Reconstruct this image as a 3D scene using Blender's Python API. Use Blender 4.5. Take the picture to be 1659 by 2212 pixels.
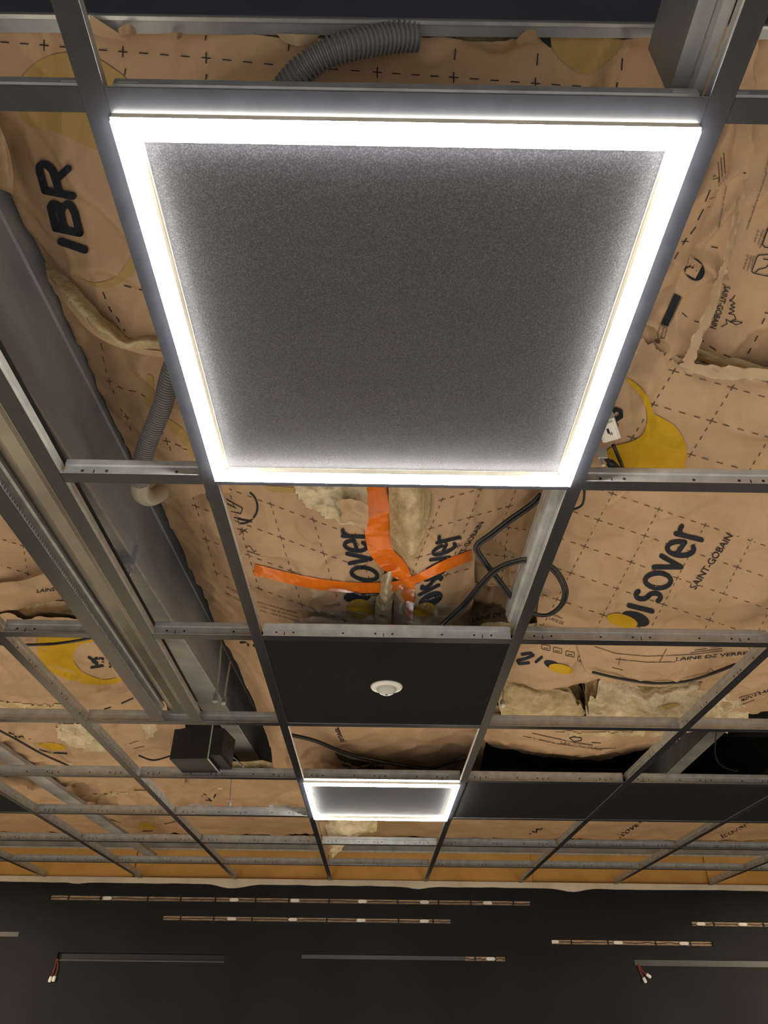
import bpy, bmesh, math, random
import numpy as np
from mathutils import Vector, Matrix, noise
from mathutils.bvhtree import BVHTree

random.seed(4)
for o in list(bpy.data.objects):
    bpy.data.objects.remove(o)
SC = bpy.context.scene
COL = SC.collection

# ------------------------------------------------------------------ camera
ZC = 2.5                                   # underside of the ceiling grid
W, H = 1659, 2212
FPX = 1572.3
YAW, PITCH, ROLL = -0.0056065, 0.6100607, 0.0118006
CAM = Vector((-0.019138, -0.349879, ZC - 0.722316))
cy_, sy_ = math.cos(YAW), math.sin(YAW)
cp_, sp_ = math.cos(PITCH), math.sin(PITCH)
FWD = Vector((-sy_ * cp_, cy_ * cp_, sp_))
r0 = Vector((cy_, sy_, 0)); u0 = r0.cross(FWD)
RGT = math.cos(ROLL) * r0 + math.sin(ROLL) * u0
UPV = -math.sin(ROLL) * r0 + math.cos(ROLL) * u0
cam_d = bpy.data.cameras.new('camera')
cam = bpy.data.objects.new('camera', cam_d); COL.objects.link(cam)
cam_d.sensor_fit = 'HORIZONTAL'; cam_d.sensor_width = 36
cam_d.lens = FPX * 36 / W
cam_d.clip_start = 0.02
M = Matrix((RGT, UPV, -FWD)).transposed().to_4x4(); M.translation = CAM
cam.matrix_world = M
SC.camera = cam

# ------------------------------------------------------------------ world, lamps, exposure
SC.view_settings.view_transform = 'Standard'
SC.view_settings.look = 'None'
SC.view_settings.gamma = 1
SC.view_settings.use_curve_mapping = False
SC.view_settings.exposure = 0.0
SC.cycles.sample_clamp_indirect = 3.0
wd = bpy.data.worlds.new('world'); SC.world = wd; wd.use_nodes = True
wd.node_tree.nodes['Background'].inputs[0].default_value = (0.9, 0.85, 0.8, 1)
wd.node_tree.nodes['Background'].inputs[1].default_value = 0.0

def lamp(name, x, y, power, color, sx=0.58, sy=0.58, z=ZC - 0.02):
    l = bpy.data.lights.new(name, 'AREA'); l.shape = 'RECTANGLE'
    l.size, l.size_y = sx, sy; l.energy = power; l.color = color
    o = bpy.data.objects.new(name, l); COL.objects.link(o); o.location = (x, y, z)
    return o
# unseen fill lamps behind and beside the view, added for floor bounce
WARM = (1.0, 0.82, 0.57)
NEUT = (0.97, 0.98, 1.0)
lamp('fill_lamp', 0.0, -1.6, 62, NEUT)
lamp('fill_lamp', -2.4, -1.2, 58, NEUT)
lamp('fill_lamp', 2.4, -1.2, 58, NEUT)
lamp('fill_lamp', -2.4, 0.9, 74, WARM)
lamp('fill_lamp', 2.4, 0.9, 74, WARM)
lamp('fill_lamp', -3.3, 3.3, 104, WARM)
lamp('fill_lamp', 3.3, 3.3, 104, WARM)

# ------------------------------------------------------------------ pixel -> point helpers
def ray(px, py):
    return FWD + RGT * ((px - W / 2) / FPX) - UPV * ((py - H / 2) / FPX)
def at(px, py, h=0.0):
    """point at height h above the ceiling grid"""
    d = ray(px, py); t = (ZC + h - CAM.z) / d.z
    return CAM + d * t
def at_y(px, py, Y):
    d = ray(px, py); t = (Y - CAM.y) / d.y
    return CAM + d * t

# ------------------------------------------------------------------ materials
def newmat(name):
    m = bpy.data.materials.new(name); m.use_nodes = True
    nt = m.node_tree; b = nt.nodes['Principled BSDF']
    return m, nt, b
def coord(nt, scale=(1, 1, 1)):
    tc = nt.nodes.new('ShaderNodeTexCoord'); mp = nt.nodes.new('ShaderNodeMapping')
    mp.inputs['Scale'].default_value = scale
    g = nt.nodes.new('ShaderNodeNewGeometry')
    nt.links.new(g.outputs['Position'], mp.inputs['Vector'])
    return mp.outputs['Vector']
def nz(nt, vec, scale, detail=4, rough=.55):
    n = nt.nodes.new('ShaderNodeTexNoise'); n.inputs['Scale'].default_value = scale
    n.inputs['Detail'].default_value = detail; n.inputs['Roughness'].default_value = rough
    nt.links.new(vec, n.inputs['Vector']); return n.outputs['Fac']
def ramp(nt, fac, stops):
    r = nt.nodes.new('ShaderNodeValToRGB'); e = r.color_ramp.elements
    while len(e) < len(stops): e.new(0.5)
    for k, (p, c) in enumerate(stops):
        e[k].position = p; e[k].color = (*c, 1)
    nt.links.new(fac, r.inputs['Fac']); return r.outputs['Color']
def bump(nt, b, fac, strength, dist):
    n = nt.nodes.new('ShaderNodeBump'); n.inputs['Strength'].default_value = strength
    n.inputs['Distance'].default_value = dist
    nt.links.new(fac, n.inputs['Height']); nt.links.new(n.outputs['Normal'], b.inputs['Normal'])
def noisy(name, c1, c2, scale, rough=.6, metal=0.0, bs=0.0, bd=.002, bscale=None, stretch=(1, 1, 1), lo=.35, hi=.65, spec=.5, rr=None):
    m, nt, b = newmat(name); v = coord(nt, stretch)
    f = nz(nt, v, scale)
    nt.links.new(ramp(nt, f, [(lo, c1), (hi, c2)]), b.inputs['Base Color'])
    b.inputs['Roughness'].default_value = rough; b.inputs['Metallic'].default_value = metal
    b.inputs['Specular IOR Level'].default_value = spec
    if bs: bump(nt, b, nz(nt, v, bscale or scale), bs, bd)
    if rr:
        f2 = nz(nt, v, scale * 1.7)
        mr = nt.nodes.new('ShaderNodeMapRange')
        mr.inputs['To Min'].default_value, mr.inputs['To Max'].default_value = rr
        mr.inputs['From Min'].default_value = .3; mr.inputs['From Max'].default_value = .7
        nt.links.new(f2, mr.inputs['Value']); nt.links.new(mr.outputs['Result'], b.inputs['Roughness'])
    return m
def flat(name, c, rough=.5, metal=0.0, spec=.5):
    return noisy(name, [x * .9 for x in c], [min(1, x * 1.08) for x in c], 14, rough, metal, spec=spec)

KR1, KR2 = (.45, .295, .175), (.53, .36, .22)
MAT = {}
def kraft_mat(name, c1, c2):
    m, nt, b = newmat(name); v = coord(nt)
    nt.links.new(ramp(nt, nz(nt, v, 9), [(.35, c1), (.65, c2)]), b.inputs['Base Color'])
    b.inputs['Roughness'].default_value = .55; b.inputs['Specular IOR Level'].default_value = .35
    r = nt.nodes.new('ShaderNodeTexNoise'); r.noise_type = 'RIDGED_MULTIFRACTAL'
    r.inputs['Scale'].default_value = 4.5; r.inputs['Detail'].default_value = 5; r.inputs['Roughness'].default_value = .5
    mp = nt.nodes.new('ShaderNodeMapping'); mp.inputs['Rotation'].default_value = (0, 0, .6); mp.inputs['Scale'].default_value = (1, 2.2, 1)
    nt.links.new(v, mp.inputs['Vector']); nt.links.new(mp.outputs['Vector'], r.inputs['Vector'])
    ad = nt.nodes.new('ShaderNodeMath'); ad.operation = 'MULTIPLY_ADD'; ad.inputs[1].default_value = .35
    nt.links.new(nz(nt, v, 34), ad.inputs[0]); nt.links.new(r.outputs['Fac'], ad.inputs[2])
    bump(nt, b, ad.outputs[0], .75, .011)
    return m
MAT['kraft'] = kraft_mat('kraft_paper', KR1, KR2)
MAT['kraft_plain'] = noisy('kraft_board', (.56, .31, .085), (.68, .39, .115), 5, .5, bs=.2, bd=.003, bscale=20)
MAT['kraft_back'] = noisy('kraft_inside', (.50, .36, .22), (.60, .45, .30), 20, .7, bs=.3, bd=.003)
MAT['wool'] = noisy('glass_wool', (.46, .36, .20), (.66, .54, .33), 22, .95, bs=.9, bd=.01, bscale=60, spec=.1)
MAT['wool_pale'] = noisy('pale_glass_wool', (.54, .45, .29), (.74, .65, .46), 26, .95, bs=.9, bd=.01, bscale=70, spec=.1)
MAT['ink'] = flat('print_ink', (.020, .024, .034), .75, spec=.2)
MAT['ink_faint'] = flat('faint_print_ink', (.11, .075, .050), .75, spec=.2)
MAT['yellow'] = noisy('yellow_print', (.52, .31, .012), (.60, .37, .02), 9, .75, bs=.3, bd=.004, bscale=26, spec=.2)
MAT['yellow_faint'] = noisy('faint_yellow_print', (.41, .28, .10), (.47, .325, .125), 9, .75, spec=.2)
MAT['galv'] = noisy('galvanised_steel', (.47, .48, .49), (.62, .63, .63), 30, .36, metal=.4)
MAT['galv_dull'] = noisy('dull_galvanised_steel', (.27, .275, .285), (.40, .405, .415), 7, .42, metal=.35)
MAT['slot_metal'] = noisy('slot_metal', (.20, .185, .16), (.32, .30, .26), 5, .3, metal=.8)
MAT['steel_dark'] = noisy('dark_beam_steel', (.21, .235, .29), (.45, .485, .56), 7, .34, metal=.3, stretch=(1, .22, 1))
MAT['cap'] = noisy('black_painted_flange', (.011, .012, .017), (.015, .016, .022), 40, .3, spec=.32)
MAT['galv_shade'] = noisy('shaded_purlin_steel', (.07, .075, .11), (.09, .095, .135), 9, .45)  # dark tone stands in for shade on the purlin web
MAT['black'] = noisy('matt_black_paint', (.010, .010, .011), (.016, .016, .017), 20, .6)
MAT['hole'] = flat('dark_hole', (.03, .028, .025), .8)
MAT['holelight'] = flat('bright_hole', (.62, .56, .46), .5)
MAT['tile'] = noisy('black_fibre_tile', (.008, .008, .009), (.013, .013, .014), 300, .85, bs=.35, bd=.0008, bscale=350, spec=.12)
MAT['rim'] = flat('white_lamp_rim', (.80, .76, .66), .45)
MAT['white'] = flat('white_plastic', (.78, .76, .72), .35)
MAT['lens'] = flat('frosted_lens', (.55, .56, .52), .25)
MAT['wall'] = noisy('black_wall_paint', (.009, .0095, .011), (.013, .0135, .015), 3, .6, spec=.18)
MAT['trimpaper'] = noisy('pale_edge_trim', (.60, .53, .44), (.74, .67, .56), 6, .6)
MAT['palepanel'] = flat('pale_reflector', (.82, .74, .62), .5)
MAT['floor'] = noisy('floor', (.49, .475, .45), (.57, .555, .53), 2, .45)
MAT['sidewall'] = noisy('side_wall', (.10, .095, .09), (.13, .12, .11), 2, .7)
MAT['deck'] = noisy('roof_deck', (.03, .028, .028), (.05, .046, .044), 3, .7)
MAT['tape'] = noisy('orange_tape', (.78, .17, .015), (.88, .22, .02), 30, .18, bs=.35, bd=.004, bscale=45, spec=.6)
MAT['cable'] = flat('black_cable', (.012, .014, .018), .38)
MAT['conduit'] = flat('grey_conduit', (.23, .225, .22), .45)
MAT['elbow'] = flat('cream_conduit_end', (.36, .33, .27), .4)
MAT['batten'] = noisy('bare_slot_backing', (.30, .19, .12), (.52, .37, .25), 18, .6, stretch=(1, 1, 6))
MAT['slotdark'] = flat('dark_slot', (.006, .006, .006), .5)
MAT['slotgrey'] = flat('grey_slot_profile', (.06, .06, .062), .45)
MAT['redwire'] = flat('red_wire', (.25, .02, .015), .45)

def insert_mat():
    m, nt, b = newmat('black_speckled_insert'); v = coord(nt)
    f = nz(nt, v, 620, 2, .6); f2 = nz(nt, v, 9, 3)
    c = ramp(nt, f, [(.34, (.019, .020, .028)), (.5, (.034, .035, .047)), (.70, (.080, .080, .096))])
    mx = nt.nodes.new('ShaderNodeMix'); mx.data_type = 'RGBA'; mx.blend_type = 'MULTIPLY'
    mx.inputs['Factor'].default_value = .4
    nt.links.new(c, mx.inputs['A']); nt.links.new(ramp(nt, f2, [(.3, (.7, .7, .7)), (.7, (1, 1, 1))]), mx.inputs['B'])
    nt.links.new(mx.outputs['Result'], b.inputs['Base Color'])
    b.inputs['Roughness'].default_value = .62
    bump(nt, b, f, .4, .001)
    return m
MAT['insert'] = insert_mat()
def emis(name, c, s):
    m, nt, b = newmat(name)
    b.inputs['Base Color'].default_value = (.9, .9, .88, 1)
    b.inputs['Emission Color'].default_value = (*c, 1); b.inputs['Emission Strength'].default_value = s
    return m
MAT['glow'] = emis('lit_diffuser', (1, .955, .84), 34)
MAT['glow_edge'] = emis('lit_diffuser_edge', (1, .955, .84), 95)

# ------------------------------------------------------------------ object helpers
ORG = {}
def empty(name, loc, label=None, cat=None, group=None):
    o = bpy.data.objects.new(name, None); COL.objects.link(o); o.location = loc
    o.empty_display_size = .05
    ORG[o] = Vector(loc); tag(o, label, cat, group); return o
def tag(o, label=None, cat=None, group=None, kind=None):
    if label: o['label'] = label
    if cat: o['category'] = cat
    if group: o['group'] = group
    if kind: o['kind'] = kind
    return o
def mesh_obj(name, verts, faces, mat, parent=None, smooth=False, mats=None, midx=None):
    V = np.array([tuple(v) for v in verts], dtype=float)
    if parent is not None: org = ORG[parent]
    else:
        org = Vector((V[:, 0].mean(), V[:, 1].mean(), V[:, 2].min()))
    me = bpy.data.meshes.new(name)
    me.from_pydata([tuple(v) for v in (V - np.array(org))], [], [tuple(f) for f in faces])
    for m in (mats or [mat]): me.materials.append(MAT[m] if isinstance(m, str) else m)
    if midx is not None: me.polygons.foreach_set('material_index', midx)
    if smooth: me.polygons.foreach_set('use_smooth', [True] * len(me.polygons))
    me.update()
    o = bpy.data.objects.new(name, me); COL.objects.link(o)
    if parent is not None: o.parent = parent; ORG[o] = org
    else: o.location = org; ORG[o] = org
    return o
class MB:
    def __init__(s): s.v = []; s.f = []; s.m = []
    def add(s, v, f, mi=0):
        n = len(s.v); s.v += [Vector(x) for x in v]; s.f += [tuple(i + n for i in q) for q in f]; s.m += [mi] * len(f)
    def box(s, x0, x1, y0, y1, z0, z1, mi=0):
        s.add([(x0, y0, z0), (x1, y0, z0), (x1, y1, z0), (x0, y1, z0), (x0, y0, z1), (x1, y0, z1), (x1, y1, z1), (x0, y1, z1)],
              [(0, 3, 2, 1), (4, 5, 6, 7), (0, 1, 5, 4), (1, 2, 6, 5), (2, 3, 7, 6), (3, 0, 4, 7)], mi)
    def prism(s, prof, a, b, axis, mi=0):
        """prof: list of 2D points (p,z); swept along axis 'x' or 'y' from a to b"""
        n = len(prof); v = []
        for t in (a, b):
            for p, z in prof: v.append((t, p, z) if axis == 'x' else (p, t, z))
        f = [(i, (i + 1) % n, n + (i + 1) % n, n + i) for i in range(n)] + [tuple(range(n))[::-1], tuple(range(n, 2 * n))]
        s.add(v, f, mi)
    def hull8(s, b4, t4, mi=0):
        s.add(list(b4) + list(t4), [(0, 3, 2, 1), (4, 5, 6, 7), (0, 1, 5, 4), (1, 2, 6, 5), (2, 3, 7, 6), (3, 0, 4, 7)], mi)
    def tube(s, path, rad, seg=10, mi=0, cap=True):
        P = [Vector(p) for p in path]; n = len(P)
        R = rad if isinstance(rad, (list, tuple)) else [rad] * n
        N = None; base = len(s.v)
        for i, p in enumerate(P):
            t = (P[min(i + 1, n - 1)] - P[max(i - 1, 0)]).normalized()
            if N is None: N = t.orthogonal().normalized()
            N = (N - t * N.dot(t)); N = N.normalized() if N.length > 1e-6 else t.orthogonal().normalized()
            B = t.cross(N)
            for k in range(seg):
                a = 2 * math.pi * k / seg
                s.v.append(p + (N * math.cos(a) + B * math.sin(a)) * R[i])
        for i in range(n - 1):
            for k in range(seg):
                a = base + i * seg + k; b = base + i * seg + (k + 1) % seg
                s.f.append((a, b, b + seg, a + seg)); s.m.append(mi)
        if cap:
            s.f.append(tuple(base + k for k in range(seg))[::-1]); s.m.append(mi)
            s.f.append(tuple(base + (n - 1) * seg + k for k in range(seg))); s.m.append(mi)
    def lathe(s, prof, c, seg=32, mi=0):
        base = len(s.v); n = len(prof)
        for r, z in prof:
            for k in range(seg):
                a = 2 * math.pi * k / seg
                s.v.append(Vector((c[0] + r * math.cos(a), c[1] + r * math.sin(a), c[2] + z)))
        for i in range(n - 1):
            for k in range(seg):
                a = base + i * seg + k; b = base + i * seg + (k + 1) % seg
                s.f.append((a, b, b + seg, a + seg)); s.m.append(mi)
        s.f.append(tuple(base + k for k in range(seg))); s.m.append(mi)
        s.f.append(tuple(base + (n - 1) * seg + k for k in range(seg))[::-1]); s.m.append(mi)
    def build(s, name, mat, parent=None, smooth=False):
        mats = mat if isinstance(mat, list) else [mat]
        return mesh_obj(name, s.v, s.f, None, parent, smooth, mats, s.m)
def catmull(P, n):
    """smooth polyline through points, n samples per span"""
    P = [Vector(p) for p in P]; out = []
    for i in range(len(P) - 1):
        p0 = P[max(i - 1, 0)]; p1 = P[i]; p2 = P[i + 1]; p3 = P[min(i + 2, len(P) - 1)]
        for k in range(n):
            t = k / n
            out.append(.5 * ((2 * p1) + (p2 - p0) * t + (2 * p0 - 5 * p1 + 4 * p2 - p3) * t * t + (3 * p1 - p0 - 3 * p2 + p3) * t ** 3))
    out.append(P[-1]); return out
def structure(name, mb, mat, parent=None):
    o = mb.build(name, mat, parent)
    if parent is None: o['kind'] = 'structure'
    return o

# ------------------------------------------------------------------ room shell
YW = 4.76
RX, YB, ZT = 4.2, -4.6, 3.75
mb = MB(); mb.box(-RX, RX, YB, YW + .3, -.1, 0); structure('floor', mb, 'floor')
mb = MB(); mb.box(-RX - .1, -RX, YB, YW + .3, 0, ZT); structure('wall_left', mb, 'sidewall')
mb = MB(); mb.box(RX, RX + .1, YB, YW + .3, 0, ZT); structure('wall_right', mb, 'sidewall')
mb = MB(); mb.box(-RX, RX, YB - .1, YB, 0, ZT); structure('wall_back', mb, 'sidewall')
mb = MB()
mb.hull8([(-RX, YB, 3.05), (RX, YB, 3.05), (RX, YW + .3, 3.55), (-RX, YW + .3, 3.55)],
         [(-RX, YB, 3.10), (RX, YB, 3.10), (RX, YW + .3, 3.60), (-RX, YW + .3, 3.60)])
structure('ceiling', mb, 'deck')

# pale reflector panels added below the view to brighten the far flanges
mb = MB(); mb.box(-2.6, -1.1, YW - .02, YW - .002, 0, 1.70); structure('reflector_left', mb, 'palepanel')
mb = MB(); mb.box(.35, 1.0, YW - .02, YW - .002, 0, 1.70); structure('reflector_right', mb, 'palepanel')
# far wall with horizontal light slots cut into it
SLOTS = [  # px0, py0, px1, py1, height, kind, white connector pixels
    (107, 1938, 1147, 1952, .028, 'bare', (230, 505, 637, 783, 917, 1053)),
    (350, 1983, 975, 1990, .026, 'bare', (500, 632, 780, 917)),
    (1495, 1996, 1690, 1997, .026, 'bare', (1515, 1605)),
    (1192, 2036, 1540, 2037, .026, 'bare', (1198, 1336, 1478)),
    (123, 2068, 485, 2068, .040, 'dark', ()),
    (650, 2067, 1093, 2071, .026, 'half', (1060,)),
    (1371, 2081, 1690, 2082, .036, 'grey', ()),
    (-60, 2017, 40, 2018, .030, 'grey', ())]
RECT = []
for s in SLOTS:
    a = at_y(s[0], s[1], YW); b = at_y(s[2], s[3], YW); zc = (a.z + b.z) / 2
    RECT.append((a.x, b.x, zc - s[4] / 2, zc + s[4] / 2))
xs = sorted({-RX, RX} | {r[0] for r in RECT} | {r[1] for r in RECT})
zs = sorted({0, ZC - .012} | {r[2] for r in RECT} | {r[3] for r in RECT})
mb = MB(); DEP = .035
for i in range(len(xs) - 1):
    for j in range(len(zs) - 1):
        xm, zm = (xs[i] + xs[i + 1]) / 2, (zs[j] + zs[j + 1]) / 2
        back = any(r[0] < xm < r[1] and r[2] < zm < r[3] for r in RECT)
        y = YW + DEP if back else YW
        if not back:
            mb.add([(xs[i], y, zs[j]), (xs[i + 1], y, zs[j]), (xs[i + 1], y, zs[j + 1]), (xs[i], y, zs[j + 1])], [(0, 1, 2, 3)])
for x0, x1, z0, z1 in RECT:
    v = [(x0, YW, z0), (x1, YW, z0), (x1, YW, z1), (x0, YW, z1), (x0, YW + DEP, z0), (x1, YW + DEP, z0), (x1, YW + DEP, z1), (x0, YW + DEP, z1)]
    mb.add(v, [(0, 4, 5, 1), (1, 5, 6, 2), (2, 6, 7, 3), (3, 7, 4, 0), (4, 7, 6, 5)])
mb.add([(-RX, YW, ZC - .012), (RX, YW, ZC - .012), (RX, YW + .3, ZC - .012), (-RX, YW + .3, ZC - .012)], [(0, 1, 2, 3)])
mb.add([(-RX, YW + .3, 0), (RX, YW + .3, 0), (RX, YW + .3, ZT), (-RX, YW + .3, ZT)], [(0, 1, 2, 3)])
structure('wall_far', mb, 'wall')

# pale edge trim along the wall top, its lower edge wavy with bits of paper
mb = MB(); N = 160; top = []; bot = []
for i in range(N + 1):
    x = -2.9 + 5.8 * i / N
    w = .020 + .004 * noise.noise((x * 2.1, 0, 3)) + .003 * noise.noise((x * 9, 1, 3))
    for c, s, a in ((-.92, .10, .022), (.25, .06, .012), (1.22, .08, .018), (-1.9, .05, .008)):
        w += a * math.exp(-((x - c) / s) ** 2)
    top.append(x); bot.append(max(.012, w))
V = []; F = []
for i, x in enumerate(top):
    zt = ZC + .004; zb = ZC - .008 - bot[i]
    V += [(x, YW - .012, zt), (x, YW - .012, zb), (x, YW + .001, zb), (x, YW + .001, zt)]
for i in range(N):
    a = 4 * i; b = a + 4
    for k in range(4): F.append((a + k, a + (k + 1) % 4, b + (k + 1) % 4, b + k))
mb.add(V, F); structure('trim_1', mb, 'trimpaper')

# ------------------------------------------------------------------ wall light slots
def slot_label(k):
    return ['longest bare slot strip with white connectors, top of the black wall',
            'second bare slot strip, just under the longest one on the black wall',
            'bare slot strip cut by the right frame edge on the black wall',
            'short bare slot strip with three white connectors, right part of the black wall',
            'empty dark slot with hanging twin wires, lower left of the black wall',
            'half finished slot, grey at left and bare at right end, lower middle of the wall',
            'grey slot profile with hanging twin wires, lower right of the black wall',
            'short grey slot stub at the left frame edge of the black wall'][k]
for k, (s, (x0, x1, z0, z1)) in enumerate(zip(SLOTS, RECT)):
    zc = (z0 + z1) / 2; m = .002
    root = empty('light_slot', ((x0 + x1) / 2, YW + DEP / 2, z0), slot_label(k), 'light slot', 'light slots in the black wall')
    kind = s[5]
    def strip(name, xa, xb, mat, d=.012):
        b = MB(); b.box(xa, xb, YW + d, YW + DEP - .001, z0 + m, z1 - m); return b.build(name, mat, root)
    if kind == 'bare':
        strip('backing_strip', x0 + m, x1 - m, 'batten')
    elif kind == 'dark':
        strip('backing_strip', x0 + m, x1 - m, 'slotdark', .02)
        b = MB(); b.box(x0, x1, YW - .002, YW + .004, z0 - .002, z0 + .004); b.build('lower_lip', 'slotgrey', root)
    elif kind == 'grey':
        strip('backing_strip', x0 + m, x1 - m, 'slotgrey', .004)
    else:
        xm = at_y(1005, 2070, YW).x
        strip('grey_profile', x0 + m, xm, 'slotgrey', .006)
        strip('backing_strip', xm, x1 - m, 'batten')
    for px in s[6]:
        x = at_y(px, (s[1] + s[3]) / 2, YW).x
        b = MB()
        b.box(x - .022, x + .022, YW + .003, YW + .014, z0 + .004, z1 - .004)
        b.box(x - .028, x - .022, YW + .006, YW + .014, z0 + .008, z1 - .008)
        b.box(x + .022, x + .028, YW + .006, YW + .014, z0 + .008, z1 - .008)
        b.build('connector', 'white', root)
    if kind == 'bare' or kind == 'half':          # strip wiring seen as dark ticks and a thin wire
        b = MB(); xa = x0 if kind == 'bare' else at_y(1005, 2070, YW).x
        n = max(2, int((x1 - xa) / .22))
        for i in range(n):
            x = xa + (x1 - xa) * (i + .5 + .3 * noise.noise((i * 1.7, k, 0))) / n
            b.box(x - .004, x + .004, YW + .009, YW + .013, z0 + .003, z1 - .003)
        pts = [(xa + (x1 - xa) * t / 40, YW + .009, zc + .006 * noise.noise((t * .6, k * 3.1, 0))) for t in range(41)]
        b.tube(pts, .0018, 5)
        b.build('strip_wiring', 'ink', root)
    wires = {4: [((122, 2070), (118, 2090), (109, 2114)), ((124, 2070), (124, 2092), (117, 2113))],
             6: [((1380, 2084), (1388, 2098), (1400, 2107)), ((1378, 2084), (1384, 2100), (1392, 2116))]}.get(k)
    if wires:
        for wi in wires:
            P = [at_y(px, py, YW - .008) for px, py in wi]
            b = MB(); b.tube(catmull(P, 6), .0028, 6); w_ = b.build('wire', 'redwire', root, True)
            e = P[-1]; b = MB(); d = (P[-1] - P[-2]).normalized()
            b.tube([e - d * .012, e - d * .008, e + d * .014, e + d * .018], [.006, .0095, .0095, .006], 8)
            b.build('wire_connector', 'white', root, True)

# ------------------------------------------------------------------ ceiling grid tees
FW = .012
def tee_mesh(key, L, axis, first_hole=.03, seed=0):
    """flange cap, galvanised web with bulb and clips, punched holes: three shared meshes, centred on the origin"""
    a, b = -L / 2, L / 2
    fl = MB(); fl.prism([(-FW, 0), (FW, 0), (FW, .0008), (-FW, .0008)], a, b, axis)
    wb = MB()
    wb.prism([(-FW, .0008), (FW, .0008), (FW, .0022), (FW - .0015, .0022), (.0009, .0016), (.0009, .024), (.0034, .026), (.0034, .0365), (.002, .038),
              (-.002, .038), (-.0034, .0365), (-.0034, .026), (-.0009, .024), (-.0009, .0016), (-FW + .0015, .0022), (-FW, .0022)], a, b, axis)
    for e, s in ((a, 1), (b, -1)):
        for q in (-1, 1):
            lo, hi = sorted((e + s * .004, e + s * .026))
            p0, p1 = sorted((q * .0010, q * .0022))
            if axis == 'x': wb.box(lo, hi, p0, p1, .006, .022); wb.box(lo, lo + .02, q * .0036 - .0004, q * .0036 + .0004, .029, .034)
            else: wb.box(p0, p1, lo, hi, .006, .022)
    ho = MB(); t = a + first_hole; k = seed
    while t < b - .02:
        kind = k % 4
        w = .0028 if kind in (0, 2, 3) else .0011
        z0_, z1_ = (.0125, .0175) if kind != 1 else (.0035, .0185)
        for q in (-1, 1):
            p0, p1 = sorted((q * .0009, q * .0013))
            n = 8; cz = (z0_ + z1_) / 2; hz = (z1_ - z0_) / 2; ring = []
            for i in range(n):
                c_, s_ = math.cos(2 * math.pi * i / n), math.sin(2 * math.pi * i / n)
                for p in (p0, p1): ring.append((t + w * c_, p, cz + hz * s_) if axis == 'x' else (p, t + w * c_, cz + hz * s_))
            ho.add(ring, [(2 * i, 2 * ((i + 1) % n), 2 * ((i + 1) % n) + 1, 2 * i + 1) for i in range(n)] + [tuple(range(0, 2 * n, 2)), tuple(range(1, 2 * n, 2))])
        t += (.019, .021, .115, .075)[kind]; k += 1
    return [(nm, m_, mat) for nm, m_, mat in (('flange_cap', fl, 'cap'), ('web', wb, 'galv'), ('punched_holes', ho, 'hole'))]
TEES = {}
def tee(x, y, L, axis, label, group, cat='ceiling tee', bright=False):
    key = (round(L, 3), axis, bright)
    root = empty('ceiling_runner' if axis == 'y' else 'cross_tee', (x, y, ZC), label, cat, group)
    if key not in TEES:
        TEES[key] = []
        for nm, m_, mat in tee_mesh(key, L, axis):
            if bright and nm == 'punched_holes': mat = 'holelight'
            o = mesh_obj(nm, [v + Vector((x, y, ZC)) for v in m_.v], m_.f, mat, root)
            if nm == 'punched_holes': o['kind'] = 'stuff'
            TEES[key].append(o)
    else:
        for src in TEES[key]:
            o = src.copy(); COL.objects.link(o); o.parent = root; ORG[o] = ORG[root]
    return root
RUN = {-2.1: 'third long runner left of the lit panels', -1.5: 'second long runner left of the lit panels',
       -.9: 'first long runner left of the lit panels, beyond the slot', -.3: 'long runner along the left edges of both lit panels',
       .3: 'long runner along the right edges of both lit panels', .9: 'first long runner right of the lit panels',
       1.5: 'second long runner right of the lit panels', 2.1: 'third long runner right of the lit panels'}
Y0, Y1 = -.72, YW - .014
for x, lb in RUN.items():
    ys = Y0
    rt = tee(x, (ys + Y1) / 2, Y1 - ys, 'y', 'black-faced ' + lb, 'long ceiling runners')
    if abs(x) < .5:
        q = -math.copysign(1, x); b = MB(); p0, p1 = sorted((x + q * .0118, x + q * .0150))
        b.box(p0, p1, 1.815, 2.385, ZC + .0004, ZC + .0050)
        b.build('lip_glow_strip', 'white', rt)  # white colour stands in for the small light's glow on the lip
ROW = ['in the nearest row, before the large lit panel', 'in line with the far edge of the large lit panel',
       'at the near edge of the sensor tile row', 'at the far edge of the sensor tile row', 'at the near edge of the small lit panel row',
       'at the far edge of the small lit panel row', 'in the second row from the black wall', 'in the last row before the black wall']
COLN = {0: 'middle column', 1: 'first column right', 2: 'second column right', 3: 'third column right', 4: 'fourth column right',
        -1: 'first column left', -2: 'second column left', -3: 'third column left', -4: 'fourth column left'}
VIS = {0: (-1, 1), 1: (-1, 1), 2: (-2, 1), 3: (-2, 2), 4: (-3, 3), 5: (-4, 4), 6: (-4, 4), 7: (-4, 4)}
gapw = .0005
for k in range(8):
    y = .6 * k
    for c in range(VIS[k][0], VIS[k][1] + 1):
        xc = .6 * c; lab = 'cross tee %s, %s' % (ROW[k], COLN[c])
        xa, xb = xc - .3 + FW + gapw, xc + .3 - FW - gapw
        if c == -1 and k < 3:
            xa = -.554 + .013
            if k == 2:
                tee((-.9 + FW - .687) / 2, y, -.687 + .9 - FW - .001, 'x', 'short cross tee left of the metal slot, in the sensor tile row', 'cross tees of the ceiling grid')
        tee((xa + xb) / 2, y, xb - xa, 'x', lab, 'cross tees of the ceiling grid', bright=(k == 3))

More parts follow.
